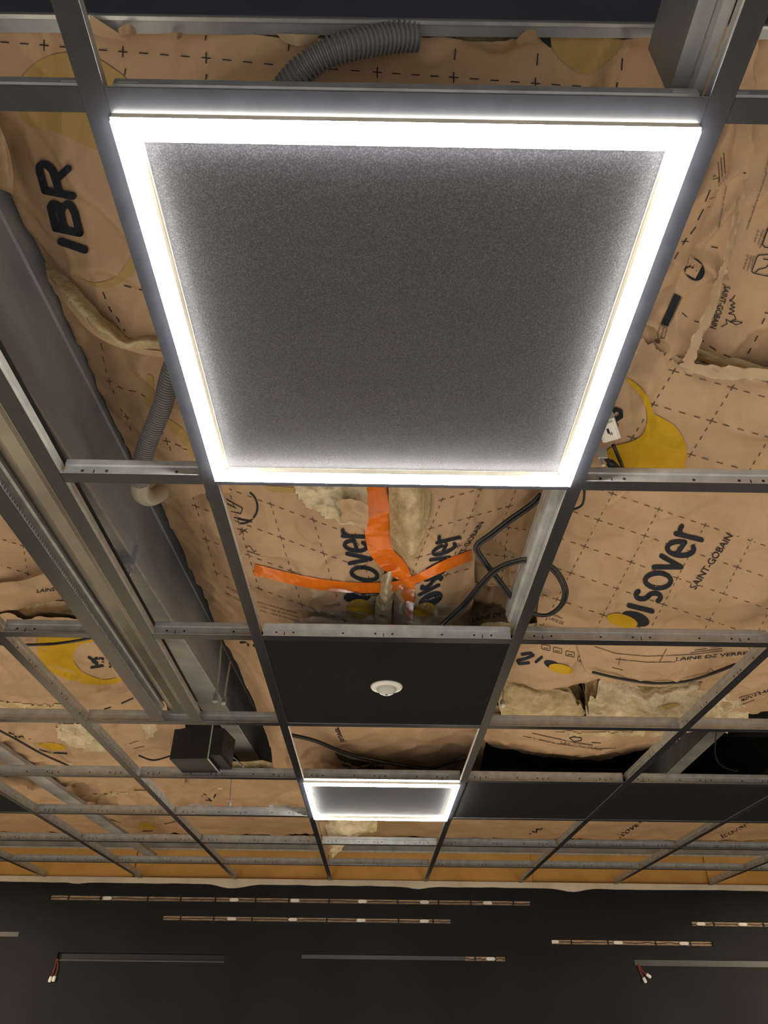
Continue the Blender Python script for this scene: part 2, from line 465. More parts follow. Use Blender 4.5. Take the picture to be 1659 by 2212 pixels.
# ------------------------------------------------------------------ metal slot left of the big panel (two runners with a bead strip)
root = empty('linear_slot', (-.61, .55, ZC), 'long metal linear slot with two dark edge strips, left of the large lit panel', 'ceiling slot')
ya, yb = -.7, 1.786
b = MB(); b.prism([(-.568, 0), (-.540, 0), (-.540, .0012), (-.568, .0012)], ya, yb, 'y'); b.build('edge_strip', 'cap', root)
b = MB(); b.prism([(-.687, 0), (-.652, 0), (-.652, .0012), (-.687, .0012)], ya, yb, 'y'); b.build('edge_strip', 'cap', root)
b = MB()
b.prism([(-.5685, .0012), (-.5395, .0012), (-.5395, .0024), (-.553, .0024), (-.553, .022), (-.5505, .024), (-.5505, .036), (-.5575, .036), (-.5575, .024), (-.555, .022), (-.555, .0024), (-.5685, .0024)], ya, yb, 'y')
b.build('side_web', 'galv', root)
b = MB()
b.prism([(-.6875, .0012), (-.6515, .0012), (-.6515, .003), (-.664, .003), (-.664, .040), (-.660, .043), (-.660, .05), (-.668, .05), (-.668, .003), (-.6875, .003)], ya, yb, 'y')
b.build('side_web', 'galv', root)
b = MB()
b.prism([(-.636, .040), (-.634, .026), (-.620, .024), (-.600, .030), (-.584, .020), (-.578, .020), (-.578, .060), (-.636, .060)], ya, yb, 'y')
b.build('inner_profile', 'slot_metal', root)
b = MB(); n = 108
for i in range(n):
    y = .60 + 1.14 * i / n
    b.lathe([(.0036, .003), (.0040, .006), (.0034, .010), (.0016, .0135)], (-.6555, y + .0026, 0), 8)
o = b.build('perforated_bead', 'galv', root); o['kind'] = 'stuff'
b = MB(); b.box(-.690, -.562, ya, yb, .062, .064); b.build('slot_top', 'black', root)
for o in root.children:        # parts were drawn at z = 0
    o.data.transform(Matrix.Translation((0, 0, ZC)))

# ------------------------------------------------------------------ LED frame panels
def led_panel(y, label):
    root = empty('frame_light', (0, y, ZC), label, 'ceiling light', 'square frame lights')
    a, d, w, e = .2885, .0098, .0215, .0036       # half size, drop, band width, lit edge bevel
    X = lambda h: [(-h, y - h), (h, y - h), (h, y + h), (-h, y + h)]
    def ring(mb, r0_, z0_, r1_, z1_, mi=0):
        A = X(r0_); B = X(r1_)
        for i in range(4):
            j = (i + 1) % 4
            mb.add([(*A[i], ZC + z0_), (*A[j], ZC + z0_), (*B[j], ZC + z1_), (*B[i], ZC + z1_)], [(0, 1, 2, 3)], mi)
    g = MB(); ring(g, a - .0008, -d, a - w + .0008, -d)
    g.build('diffuser', 'glow', root)
    g = MB(); ring(g, a - w + .0008, -d, a - w - .0004, -d + e); ring(g, a, -d + .0058, a - .0014, -d)
    g.build('diffuser_edge', 'glow_edge', root)
    g = MB(); ring(g, a, .004, a, -d + .0058); ring(g, a - w - .0004, -d + e, a - w - .0010, .0005); ring(g, a - w - .0010, .0005, a - w - .004, .0005)
    ring(g, a, .004, .297, .004); ring(g, .297, .004, .297, .014)
    ring(g, .297, .014, .25, .014)
    g.build('rim', 'rim', root)
    g = MB(); g.box(-.2968, .2968, y - .2968, y + .2968, ZC + .0142, ZC + .024); g.build('housing', 'galv_dull', root)
    g = MB(); h = a - w - .001
    g.box(-h, h, y - h, y + h, ZC + .0006, ZC + .012); g.build('insert_tile', 'insert', root)
    return root
led1 = led_panel(.3025, 'large lit square frame light with dark speckled insert, nearest overhead')
led2 = led_panel(2.72, 'small far square frame light glowing beyond the sensor tile')
# driver and wiring of the near panel
root = empty('led_driver', at(1315, 935, .045), 'small white lamp driver peeking out beside the right edge of the large light', 'driver')
b = MB()
c0 = at(1313, 925, .045)
u_ = (at(1338, 950, .045) - at(1322, 905, .045)).normalized(); v_ = Vector((0, 0, 1)).cross(u_).normalized()
def obox(b, c, u, v, lu, lv, z0_, z1_):
    P = [c + u * su * lu + v * sv * lv for su, sv in ((-1, -1), (1, -1), (1, 1), (-1, 1))]
    b.hull8([(p.x, p.y, ZC + z0_) for p in P], [(p.x, p.y, ZC + z1_) for p in P])
obox(b, c0, u_, v_, .026, .014, .040, .058); obox(b, c0, u_, v_, .022, .011, .036, .040)
b.build('driver_case', 'white', root)
b = MB(); obox(b, c0 + u_ * -.004, u_, v_, .006, .0018, .0352, .036); obox(b, c0 + u_ * .004 + v_ * -.004, u_, v_, .003, .0006, .0352, .036)
obox(b, c0 + u_ * .004 + v_ * -.0015, u_, v_, .003, .0006, .0352, .036); b.build('switch_marks', 'ink', root)
b = MB(); b.tube(catmull([at(1325, 962, .045), at(1335, 985, .048), at(1345, 1010, .05), at(1352, 1040, .055)], 6), .0032, 8); b.build('lead', 'cable', root, True)
b = MB(); b.tube(catmull([at(1306, 988, .045), at(1318, 1000, .045), at(1330, 1012, .045), at(1338, 1022, .045), at(1350, 1032, .05)], 6),
                 [.004] * 6 + [.0075] * 12 + [.004] * 7, 8); b.build('plug', 'cable', root, True)
root = empty('grid_bolt', at(1299, 990, .03), 'small bolt and clip beside the driver at the right runner', 'bolt')
b = MB(); p = at(1299, 985, .03); b.box(p.x - .008, p.x + .008, p.y - .006, p.y - .004, ZC + .022, ZC + .042); b.build('clip', 'galv', root)
b = MB(); b.tube([p + Vector((0, 0, -.02)), p + Vector((0, 0, .012))], .003, 8); b.tube([p + Vector((0, 0, -.004)), p + Vector((0, 0, .002))], .0055, 6); b.build('bolt', 'galv', root)

# ------------------------------------------------------------------ black lay-in tiles
def tile(x, y, label, name='ceiling_tile'):
    b = MB(); a = .296
    b.box(x - a, x + a, y - a, y + a, ZC + .0024, ZC + .018)
    o = b.build(name, 'tile'); tag(o, label, 'ceiling tile', 'black ceiling tiles'); return o
tile(0, 1.5, 'black ceiling tile with the white motion sensor, between the two lit panels')
tile(.6, 2.7, 'black ceiling tile touching the right side of the small lit panel')
tile(1.2, 2.7, 'black ceiling tile second to the right of the small lit panel')
tile(1.8, 2.7, 'black ceiling tile third to the right of the small lit panel, at the frame edge')
tile(-1.8, 2.7, 'black ceiling tile at the left frame edge, level with the small lit panel')
c = at(835, 1484, 0)
root = empty('motion_sensor', (c.x, c.y, ZC), 'round white motion sensor in the middle of the black tile', 'sensor')
b = MB(); b.lathe([(.030, .002), (.042, .0022), (.0425, 0), (.040, -.0035), (.031, -.006), (.026, -.0055)], (c.x, c.y, ZC), 40); b.build('sensor_ring', 'white', root, True)
b = MB(); b.lathe([(.0265, -.003), (.0262, -.006), (.024, -.011), (.019, -.0165), (.012, -.020), (.004, -.0215)], (c.x, c.y, ZC), 32); b.build('sensor_lens', 'lens', root, True)

# ------------------------------------------------------------------ steel above the grid
def hB(y): return .12 + .0778 * (y - .58)
root = empty('roof_beam', (-.62, 2, ZC + .2), 'wide grey steel roof beam running along the left of the large lit panel', 'beam')
def sloped(prof, ya, yb, h):
    b = MB(); n = len(prof)
    v = [(x, ya, ZC + h(ya) + z) for x, z in prof] + [(x, yb, ZC + h(yb) + z) for x, z in prof]
    b.add(v, [(i, (i + 1) % n, n + (i + 1) % n, n + i) for i in range(n)] + [tuple(range(n))[::-1], tuple(range(n, 2 * n))]); return b
sloped([(-.600, .002), (-.600, .105), (-.6035, .109), (-.6035, .175), (-.600, .179), (-.600, .34), (-.606, .34), (-.606, .006)], -.5, 4.74, hB).build('beam_web', 'steel_dark', root)
sloped([(-.600, 0), (-.600, .005), (-.70, .005), (-.70, .020), (-.704, .020), (-.704, 0)], -.5, 4.74, hB).build('bottom_flange', 'galv_dull', root)
b = sloped([(-.5985, -.001), (-.5985, .004), (-.602, .004), (-.602, -.001)], -.5, 4.74, hB); b.build('flange_lip', 'galv', root)
# clamp on the flange
c = at(265, 1212, hB(1.28) - .01)
root = empty('beam_clamp', c, 'small dark clamp with bolt on the edge of the grey roof beam', 'clamp')
hz = c.z
b = MB(); b.box(-.650, -.602, c.y - .02, c.y + .012, hz - .022, hz + .008); b.box(-.650, -.590, c.y - .024, c.y - .02, hz - .022, hz + .030); b.build('clamp_body', 'steel_dark', root)
b = MB(); b.lathe([(.002, -.014), (.006, -.012), (.008, -.006), (.008, .002)], (-.622, c.y + .004, hz - .022), 12); b.tube([(-.612, c.y + .02, hz - .03), (-.612, c.y + .02, hz)], .004, 8); b.build('bolt_head', 'galv', root, True)

def purlin(label, xa, ya, xb, yb, za, zb, w, hgt, mat='galv_dull', name='steel_purlin'):
    r = empty(name, ((xa + xb) / 2, (ya + yb) / 2, (za + zb) / 2), label, 'steel purlin')
    A, B = Vector((xa, ya, za)), Vector((xb, yb, zb)); d = (B - A).normalized(); s = Vector((d.y, -d.x, 0)).normalized(); z = Vector((0, 0, 1))
    def bar(nm, s0, s1, h0, h1, m_):
        b = MB()
        b.hull8([A + s * s0 + z * h0, A + s * s1 + z * h0, B + s * s1 + z * h0, B + s * s0 + z * h0], [A + s * s0 + z * h1, A + s * s1 + z * h1, B + s * s1 + z * h1, B + s * s0 + z * h1])
        return b.build(nm, m_, r)
    bar('flange', -w / 2, w / 2, 0, .004, mat); bar('web', -w / 2, -w / 2 + .004, .004, hgt, mat)
    bar('lip', w / 2 - .004, w / 2, .004, .016, mat)
    return r
# the purlin across the very top of the view: unlit web towards us coloured dark, bright flange beneath
p1, p2 = at(0, 28, .21), at(1500, 52, .21); q1, q2 = at(0, 70, .21), at(1500, 84, .21)
root = empty('steel_purlin', (0, p1.y, ZC + .21), 'galvanised purlin with dark web across the top of the view', 'steel purlin')
z0_ = ZC + .21
def ext(a, b_, t): return a + (b_ - a) * t
P = [ext(p1, p2, -.4), ext(p1, p2, 1.4), ext(q1, q2, 1.4), ext(q1, q2, -.4)]
zz = Vector((0, 0, 1))
b = MB(); b.hull8(P, [v + zz * .004 for v in P]); b.build('flange', 'galv_dull', root)
bv = [P[0], P[1], P[1] + (P[2] - P[1]) * .22, P[0] + (P[3] - P[0]) * .22]
b = MB(); b.hull8([v - zz * .003 for v in bv], [v for v in bv]); b.build('flange_rib', 'galv', root)
bv = [P[0], P[1], P[1] + Vector((0, .004, 0)), P[0] + Vector((0, .004, 0))]
b = MB(); b.hull8([v + zz * .004 for v in bv], [v + zz * .22 for v in bv]); b.build('web', 'galv_shade', root)
purlin('flat grey steel purlin crossing the far left ceiling cells', -1.42, 2.0, -1.42, 4.62, ZC + .075, ZC + .105, .075, .012)
purlin('dim steel purlin over the dark right hand ceiling cells', 1.42, 1.6, 1.72, 4.7, ZC + .33, ZC + .46, .075, .2)
purlin('far steel purlin over the third column right, near the black wall', 2.35, 3.4, 2.55, 4.7, ZC + .33, ZC + .44, .07, .2)
# stud beside the right runner at the top
root = empty('steel_stud', (.27, -.2, ZC + .06), 'dark galvanised stud beside the right runner at the top of the view', 'stud')
b = MB(); b.prism([(.268, ZC + .055), (.285, ZC + .055), (.285, ZC + .16), (.268, ZC + .16)], -.75, .012, 'y'); b.build('stud_face', 'galv_dull', root)
b = MB(); b.prism([(.2855, ZC + .040), (.2965, ZC + .040), (.2965, ZC + .052), (.2855, ZC + .056)], -.75, .010, 'y'); b.build('stud_lip', 'galv', root)
root = empty('steel_stud', (.29, .9, ZC + .06), 'bright rounded galvanised stud along the right runner, beside the cable loop', 'stud')
b = MB(); b.prism([(.286, ZC + .040), (.281, ZC + .046), (.279, ZC + .060), (.279, ZC + .082), (.283, ZC + .092), (.298, ZC + .096), (.300, ZC + .040)], .62, 1.185, 'y'); b.build('stud_face', 'galv', root)
b = MB(); b.prism([(.2785, ZC + .058), (.2775, ZC + .060), (.2775, ZC + .064), (.2785, ZC + .066)], .62, 1.185, 'y'); b.build('stud_rib', 'galv', root)
# rail across the wall kraft
root = empty('wall_rail', (0, YW, ZC + .18), 'grey metal rail fixed across the kraft boards above the black wall', 'rail')
b = MB(); b.prism([(YW - .03, ZC + .168), (YW - .004, ZC + .168), (YW - .004, ZC + .206), (YW - .03, ZC + .206)], -2.9, 2.9, 'x'); b.build('rail_face', 'galv_dull', root)
b = MB(); b.prism([(YW - .033, ZC + .163), (YW - .03, ZC + .163), (YW - .03, ZC + .174), (YW - .033, ZC + .174)], -2.9, 2.9, 'x'); b.build('rail_lip', 'galv', root)

# black box at the end of the slot
def px3(px, py, h): return at(px, py, h)
zb_ = .028
A = at(366, 1640, zb_); B = at(449, 1638.5, zb_); C = at(474, 1669, .016); D = at(394, 1669, .016)
root = empty('ceiling_box', (A.x, A.y, ZC), 'black angular metal box hanging at the end of the linear slot', 'box')
hh = .17
def lift(v, h): return Vector((v.x, v.y, ZC + h))
b = MB(); b.hull8([A, B, C, D], [lift(A, hh), lift(B, hh), lift(C, hh), lift(D, hh)]); b.build('box_body', 'black', root)
b = MB()
for P_, Q_ in ((B, C), (B, lift(B, hh)), (C, lift(C, hh))):
    b.tube([P_, P_ + (Q_ - P_) * .33, Q_], .0028, 6)
b.build('metal_edge', 'galv', root)
b = MB(); E1 = B + Vector((.0015, 0, .012)); E2 = C + Vector((.0015, 0, .012))
b.hull8([E1, E1 + Vector((.042, 0, 0)), E2 + Vector((.042, 0, 0)), E2], [lift(E1, hh * .8), lift(E1 + Vector((.042, 0, 0)), hh * .8), lift(E2 + Vector((.042, 0, 0)), hh * .8), lift(E2, hh * .8)]); b.build('side_bracket', 'black', root)

# hangers
def hanger(label, pts, rad=.0028, clip=None, mat='galv'):
    P = [p if isinstance(p, Vector) else at(*p) for p in pts]
    r = empty('hanger_rod', P[-1], label, 'hanger')
    b = MB(); b.tube(catmull(P, 5) if len(P) > 2 else P, rad, 8); b.build('rod', mat, r, True)
    if clip:
        e = P[-1]; d = (P[-1] - P[-2]).normalized(); b = MB()
        b.tube([e - d * .01, e - d * .008, e + d * .02, e + d * .022], [.003, .0075, .0075, .003], 8); b.build('clip', clip, r)
    return r
hanger('threaded hanger rod left of two beside the black box', [(478, 1385, .33), (473, 1450, .2), (466, 1505, .10)], .0035, 'galv_dull')
hanger('threaded hanger rod right of two beside the black box', [(497, 1430, .3), (490, 1470, .2), (484, 1512, .11)], .0033, 'galv_dull')
hanger('thin wire hanger with white clip below the black box', [(500, 1650, .28), (499, 1690, .16), (496, 1738, .05)], .002, 'white')
hanger('bent hook hanger right of the black box', [(500, 1592, .2), (503, 1600, .18), (500, 1630, .14), (512, 1642, .11), (526, 1656, .07)], .003)
hanger('short hanger rod with two nuts beside the sensor tile right edge', [(1090, 1475, .16), (1087, 1500, .09), (1086, 1518, .05)], .0024, 'galv')
hanger('curved loose wire over the dark right hand cell', [Vector((1.56, 3.0, ZC + .395)), (1545, 1630, .25), (1560, 1655, .18), (1590, 1666, .17), (1592, 1664, .17)], .003, None, 'galv_dull')
# little clips on far tees
for (px, py, lb) in ((610, 1754, 'bright little clips on the tee left of the small lit panel'), (440, 1752, 'pale little clips on the tee below the black box')):
    r = empty('tee_clip', at(px, py, .03), lb, 'clip')
    b = MB(); c = at(px, py, .036)
    for i in range(3): b.box(c.x - .05 + i * .036, c.x - .028 + i * .036, 2.995, 3.005, ZC + .0375, ZC + .047)
    b.build('clip_tab', 'galv', r)

# ------------------------------------------------------------------ conduits and cables
def corrugated(label, pts, r, pitch, elbow=None):
    P = catmull([at(*p) for p in pts], 24)
    L = [0]
    for i in range(1, len(P)): L.append(L[-1] + (P[i] - P[i - 1]).length)
    n = int(L[-1] / pitch) * 4; path = []; rad = []
    for i in range(n + 1):
        s = L[-1] * i / n; j = max(k for k in range(len(L)) if L[k] <= s + 1e-9); j = min(j, len(P) - 2)
        t = (s - L[j]) / max(1e-9, L[j + 1] - L[j]); path.append(P[j].lerp(P[j + 1], t)); rad.append(r if i % 4 < 2 else r * .80)
    root = empty('conduit', path[-1], label, 'conduit')
    b = MB(); b.tube(path, rad, 18); b.build('corrugated_hose', 'conduit', root, False)
    if elbow:
        b = MB(); b.tube(catmull([at(*p) for p in elbow], 8), [r * 1.02] * (8 * (len(elbow) - 1)) + [r * .9], 18); b.build('smooth_end', 'elbow', root, True)
    return root
corrugated('grey corrugated conduit crossing the kraft at the top of the view', [(600, 215, .165), (640, 165, .165), (690, 125, .17), (750, 100, .18), (840, 82, .20), (900, 78, .21)], .0165, .0055)
corrugated('grey corrugated conduit curving down left of the large lit panel', [(420, 690, .19), (372, 800, .17), (350, 880, .155), (318, 960, .14), (304, 1015, .13), (302, 1052, .13)], .0175, .0055,
           [(302, 1040, .13), (304, 1062, .13), (316, 1074, .14), (334, 1072, .16), (350, 1060, .19)])
def cable(label, pts, r=.004, twin=False, name='cable', mat='cable'):
    P = catmull([at(*p) for p in pts], 8)
    root = empty(name, P[0], label, 'cable')
    for k in range(2 if twin else 1):
        Q = []
        for i, p in enumerate(P):
            t = (P[min(i + 1, len(P) - 1)] - P[max(i - 1, 0)]).normalized(); s = Vector((t.y, -t.x, 0))
            Q.append(p + s * ((k - .5) * r * 2.1 if twin else 0) + Vector((0, 0, .002 * k)))
        b = MB(); b.tube(Q, r, 8); b.build('strand', mat, root, True)
    return root
cable('looped black twin cable hanging behind the right runner beside the orange tape',
      [(955, 1352, .10), (1000, 1310, .085), (1038, 1265, .075), (1072, 1232, .065), (1115, 1214, .055), (1160, 1212, .05), (1200, 1235, .05), (1221, 1275, .05), (1213, 1308, .05), (1184, 1329, .05),
       (1150, 1325, .052), (1112, 1298, .06), (1078, 1255, .075), (1045, 1212, .09), (1030, 1182, .10), (1062, 1155, .11), (1105, 1122, .12), (1148, 1092, .13), (1170, 1070, .14)], .0036, True)
cable('thin black cable loop just outside the far right corner of the large light', [(1262, 1045, .07), (1262, 1072, .07), (1256, 1092, .07), (1236, 1101, .07), (1215, 1102, .07)], .0024)
cable('thin black cable loop left of the runner near the round stamp', [(450, 1050, .14), (446, 1066, .14), (452, 1082, .14), (470, 1096, .14)], .002)
cable('black cable crossing the yellow disc left of the metal slot', [(-30, 1390, .07), (50, 1393, .07), (110, 1391, .07), (160, 1385, .07), (215, 1374, .07), (260, 1360, .07)], .004)
cable('black cable drooping beneath the kraft in the first cell right of the sensor tile', [(1280, 1452, .07), (1340, 1466, .065), (1410, 1476, .06), (1480, 1472, .06), (1540, 1455, .065), (1590, 1435, .07)], .004)
cable('dark cable sagging across the cell between the sensor tile and the small light', [(630, 1588, .12), (680, 1600, .115), (740, 1624, .11), (800, 1640, .105), (880, 1655, .10), (930, 1660, .1), (985, 1642, .1), (1020, 1634, .1)], .0075)
cable('thin dark cable forking beside the black box', [(300, 1632, .09), (330, 1642, .085), (365, 1634, .09), (385, 1626, .1)], .0035)
cable('dark cable along the kraft edge in the far left cell', [(-20, 1568, .09), (40, 1600, .085), (90, 1628, .08), (150, 1655, .08)], .004)

# ------------------------------------------------------------------ insulation batts
def cr1(P, t):
    """Catmull-Rom through the rows of P (n,k..) at parameters t in [0,1]"""
    n = len(P); x = np.clip(np.asarray(t) * (n - 1), 0, n - 1 - 1e-9); i = x.astype(int); f = (x - i)[:, None, None]
    ex = np.concatenate([[2 * P[0] - P[1]], P, [2 * P[-1] - P[-2]]])
    p0, p1, p2, p3 = ex[i], ex[i + 1], ex[i + 2], ex[i + 3]
    return .5 * (2 * p1 + (p2 - p0) * f + (2 * p0 - 5 * p1 + 4 * p2 - p3) * f ** 2 + (3 * p1 - p0 - 3 * p2 + p3) * f ** 3)
def surf(ctrl, nu, nv):
    P = np.array([[tuple(at(*c)) for c in row] for row in ctrl])
    A = cr1(P, np.linspace(0, 1, nv)); A = cr1(A.transpose(1, 0, 2), np.linspace(0, 1, nu)).transpose(1, 0, 2)
    return A            # (nv, nu, 3)
def grid_faces(nv, nu, flip=False):
    f = []
    for j in range(nv - 1):
        for i in range(nu - 1):
            a = j * nu + i; q = (a, a + 1, a + nu + 1, a + nu); f.append(q[::-1] if flip else q)
    return f
class Batt:
    def __init__(s, label, ctrl, nu=70, nv=70, wr=1.0, mat='kraft', seed=0, torn=(0, 0, 0, 0), thick=.03, name='insulation_batt', folds=None, cat='insulation', wool='wool', xmin=None):
        A = surf(ctrl, nu, nv); s.A = A
        for j in range(nv):
            for i in range(nu):
                x, y, z = A[j, i]
                d = .019 * noise.noise((x * 5, y * 5, seed)) + .0055 * noise.noise((x * 17, y * 15, seed + 9))
                rg = 1 - abs(noise.noise((x * 7 + .3 * y, y * 8 - .4 * x, seed + 5)))
                d -= .014 * max(0, rg - .78) / .22
                rg = 1 - abs(noise.noise((x * 15 + y * 3, y * 9, seed + 15)))
                d -= .006 * max(0, rg - .8) / .2
                if 'wool' in mat: d += .012 * noise.noise((x * 24, y * 24, seed)) + .007 * noise.noise((x * 55, y * 55, seed + 2))
                A[j, i, 2] += d * wr
        # torn edges: (top, bottom, left, right) jitter in metres
        for k in range(nu):
            w = noise.noise((k * .35, seed, 1)) + .5 * noise.noise((k * .9, seed, 2))
            A[0, k, :2] += np.array((0, w)) * torn[0]; A[-1, k, :2] += np.array((0, w)) * torn[1]
        for k in range(nv):
            w = noise.noise((k * .35, seed, 3)) + .5 * noise.noise((k * .9, seed, 4))
            A[k, 0, :2] += np.array((w, 0)) * torn[2]; A[k, -1, :2] += np.array((w, 0)) * torn[3]
        A[:, :, 1] = np.minimum(A[:, :, 1], YW - .09)
        if xmin is not None: A[:, :, 0] = np.maximum(A[:, :, 0], xmin)
        V = A.reshape(-1, 3)
        c = V.mean(0); s.root = empty(name, (c[0], c[1], V[:, 2].min()), label, cat)
        F = grid_faces(nv, nu)
        s.bvh = BVHTree.FromPolygons([Vector(v) for v in V], F)
        s.facing = mesh_obj('facing' if mat != 'wool' and mat != 'wool_pale' else 'wool_face', V, F, mat, s.root, True)
        if thick:           # wool body: walls down the edge plus a coarse top
            st = 3; js = list(range(0, nv - 1, st)) + [nv - 1]; is_ = list(range(0, nu - 1, st)) + [nu - 1]
            lo = A[np.ix_(js, is_)].copy(); lo[:, :, 2] += .016; hi = lo.copy(); hi[:, :, 2] += thick
            n2, m2 = len(js), len(is_)
            VV = np.concatenate([lo.reshape(-1, 3), hi.reshape(-1, 3)]); FF = grid_faces(n2, m2); o = n2 * m2
            FF = FF + [tuple(q + o for q in f[::-1]) for f in grid_faces(n2, m2)]
            loop = [i for i in range(m2)] + [j * m2 + m2 - 1 for j in range(1, n2)] + [(n2 - 1) * m2 + i for i in range(m2 - 2, -1, -1)] + [j * m2 for j in range(n2 - 2, 0, -1)]
            for k in range(len(loop)):
                a, b_ = loop[k], loop[(k + 1) % len(loop)]; FF.append((a, b_, b_ + o, a + o))
            mesh_obj('wool_core', VV, FF, wool, s.root, True)
    def hit(s, px, py, off=.0015):
        d = ray(px, py).normalized(); h = s.bvh.ray_cast(CAM, d)
        if h[0] is None: return None
        return h[0] - d * off
    def decal(s, polys, mat, name='print', off=.0016, step=9, parent=None):
        """polys: list of 2D triangles/quads in picture pixels, laid onto the facing"""
        bm = bmesh.new()
        for P in polys:
            vs = [bm.verts.new((p[0], p[1], 0)) for p in P]
            try: bm.faces.new(vs)
            except ValueError: pass
        bmesh.ops.remove_doubles(bm, verts=bm.verts, dist=.01)
        bmesh.ops.triangulate(bm, faces=bm.faces)
        for _ in range(6):
            es = [e for e in bm.edges if e.calc_length() > step]
            if not es or len(bm.faces) > 9000: break
            bmesh.ops.subdivide_edges(bm, edges=es, cuts=1)
            bmesh.ops.triangulate(bm, faces=[f for f in bm.faces if len(f.verts) > 3])
        V = []; idx = {}
        for v in bm.verts:
            p = s.hit(v.co.x, v.co.y, off)
            if p is not None: idx[v] = len(V); V.append(p)
        F = [tuple(idx[v] for v in f.verts) for f in bm.faces if all(v in idx for v in f.verts)]
        bm.free()
        if not F: return None
        return mesh_obj(name, V, F, mat, s.root, True)
    # ---- print kinds, all measured in picture pixels
    def strokes(s, lines, w, mat='ink', name='print', caps=True, off=.0016):
        polys = []
        for L in lines:
            L = [Vector((p[0], p[1])) for p in L]
            for i in range(len(L) - 1):
                a, b_ = L[i], L[i + 1]; d = b_ - a
                if d.length < 1e-6: continue
                n = Vector((-d.y, d.x)).normalized() * w / 2; polys.append([a + n, a - n, b_ - n, b_ + n])
            if caps:
                for p in L:
                    polys.append([p + Vector((math.cos(k * math.pi / 5), math.sin(k * math.pi / 5))) * w / 2 for k in range(10)])
        return s.decal_layers(polys, mat, name, off, w)
    def decal_layers(s, polys, mat, name, off, w_px=1):
        # overlapping pieces: no welding needed, laid as separate islands
        off += .00016 * w_px
        V = []; F = []
        for P in polys:
            n = len(P); c = sum((Vector(p) for p in P), Vector((0, 0))) / n
            if n == 4:
                a, b_, c_, d_ = [Vector(p) for p in P]; m = max(1, int((c_ - b_).length / 5)); m2 = max(1, int(w_px / 4)); row = []
                for k in range(m + 1):
                    t = k / m; e0, e1 = a.lerp(d_, t), b_.lerp(c_, t)
                    row.append([s.hit(*(e0.lerp(e1, i / m2)), off) for i in range(m2 + 1)])
                for k in range(m):
                    for i in range(m2):
                        q = (row[k][i], row[k][i + 1], row[k + 1][i + 1], row[k + 1][i])
                        if all(x is not None for x in q):
                            o = len(V); V += q; F.append((o, o + 1, o + 2, o + 3))
            else:
                rings = [[s.hit(*(c + (Vector(p) - c) * f), off) for p in P] for f in (.02, .5, 1)]
                for ra, rb in zip(rings, rings[1:]):
                    for i in range(n):
                        j = (i + 1) % n; q = (ra[i], ra[j], rb[j], rb[i])
                        if all(x is not None for x in q): o = len(V); V += q; F.append((o, o + 1, o + 2, o + 3))
        if not F: return None
        o = mesh_obj(name, V, F, mat, s.root)
        if name != 'letter': o['kind'] = 'stuff'
        return o
    def blob(s, pts, mat, name='print', n=8, off=.0010, smooth=True):
        P = [Vector((p[0], p[1], 0)) for p in pts]
        if smooth: P = catmull(P + [P[0]], n)[:-1]
        return s.decal([[(p.x, p.y) for p in P]], mat, name, off + .0012, 7)
    def ellipse(s, c, a, b_, ang, mat, name='print', off=.0010):
        ca, sa = math.cos(math.radians(ang)), math.sin(math.radians(ang))
        return s.decal([[(c[0] + a * math.cos(t) * ca - b_ * math.sin(t) * sa, c[1] + a * math.cos(t) * sa + b_ * math.sin(t) * ca) for t in np.linspace(0, 2 * math.pi, 28, endpoint=False)]], mat, name, off + .0012, 6)
    def dashes(s, nodes, w=1.6, mat='ink', arm=7, tail=True):
        """crosses at the nodes, three dashes between neighbours"""
        L = []
        for i in range(len(nodes) - 1):
            a, b_ = Vector(nodes[i]), Vector(nodes[i + 1]); d = b_ - a
            for k in (1, 2, 3): m = a + d * k / 4; L.append([m - d * .055, m + d * .055])
        return L
    def grid(s, o, e1, e2, ni, nj, w=1.5, mat='ink_faint', skip=()):
        o, e1, e2 = Vector(o), Vector(e1), Vector(e2); L = []
        for i in range(ni[0], ni[1] + 1):
            for j in range(nj[0], nj[1] + 1):
                c = o + e1 * i + e2 * j
                if (i, j) in skip: continue
                L += [[c - e1 * .09, c + e1 * .09], [c - e2 * .09, c + e2 * .09]]
                if i < ni[1]: L += s.dashes([c, c + e1])
                if j < nj[1]: L += s.dashes([c, c + e2])
        return s.strokes(L, w, mat, 'cutting_grid', False)
    def text(s, body, start, end, up, mat='ink', name='print', bold=0.0):
        cu = bpy.data.curves.new('t', 'FONT'); cu.body = body; cu.size = 1; cu.offset = bold; cu.resolution_u = 3; cu.align_x = 'LEFT'
        to = bpy.data.objects.new('t', cu); COL.objects.link(to)
        dg = bpy.context.evaluated_depsgraph_get(); me = to.evaluated_get(dg).to_mesh()
        V = [v.co.copy() for v in me.vertices]; F = [tuple(p.vertices) for p in me.polygons]
        to.evaluated_get(dg).to_mesh_clear(); bpy.data.objects.remove(to); bpy.data.curves.remove(cu)
        if not V: return None
        wd_ = max(v.x for v in V); hg = .72
        st, en, up = Vector(start), Vector(end), Vector(up); polys = []
        for f in F:
            polys.append([tuple(st + (en - st) * (V[i].x / wd_) + up * (V[i].y / hg)) for i in f])
        return s.decal(polys, mat, name, .0024, 8)

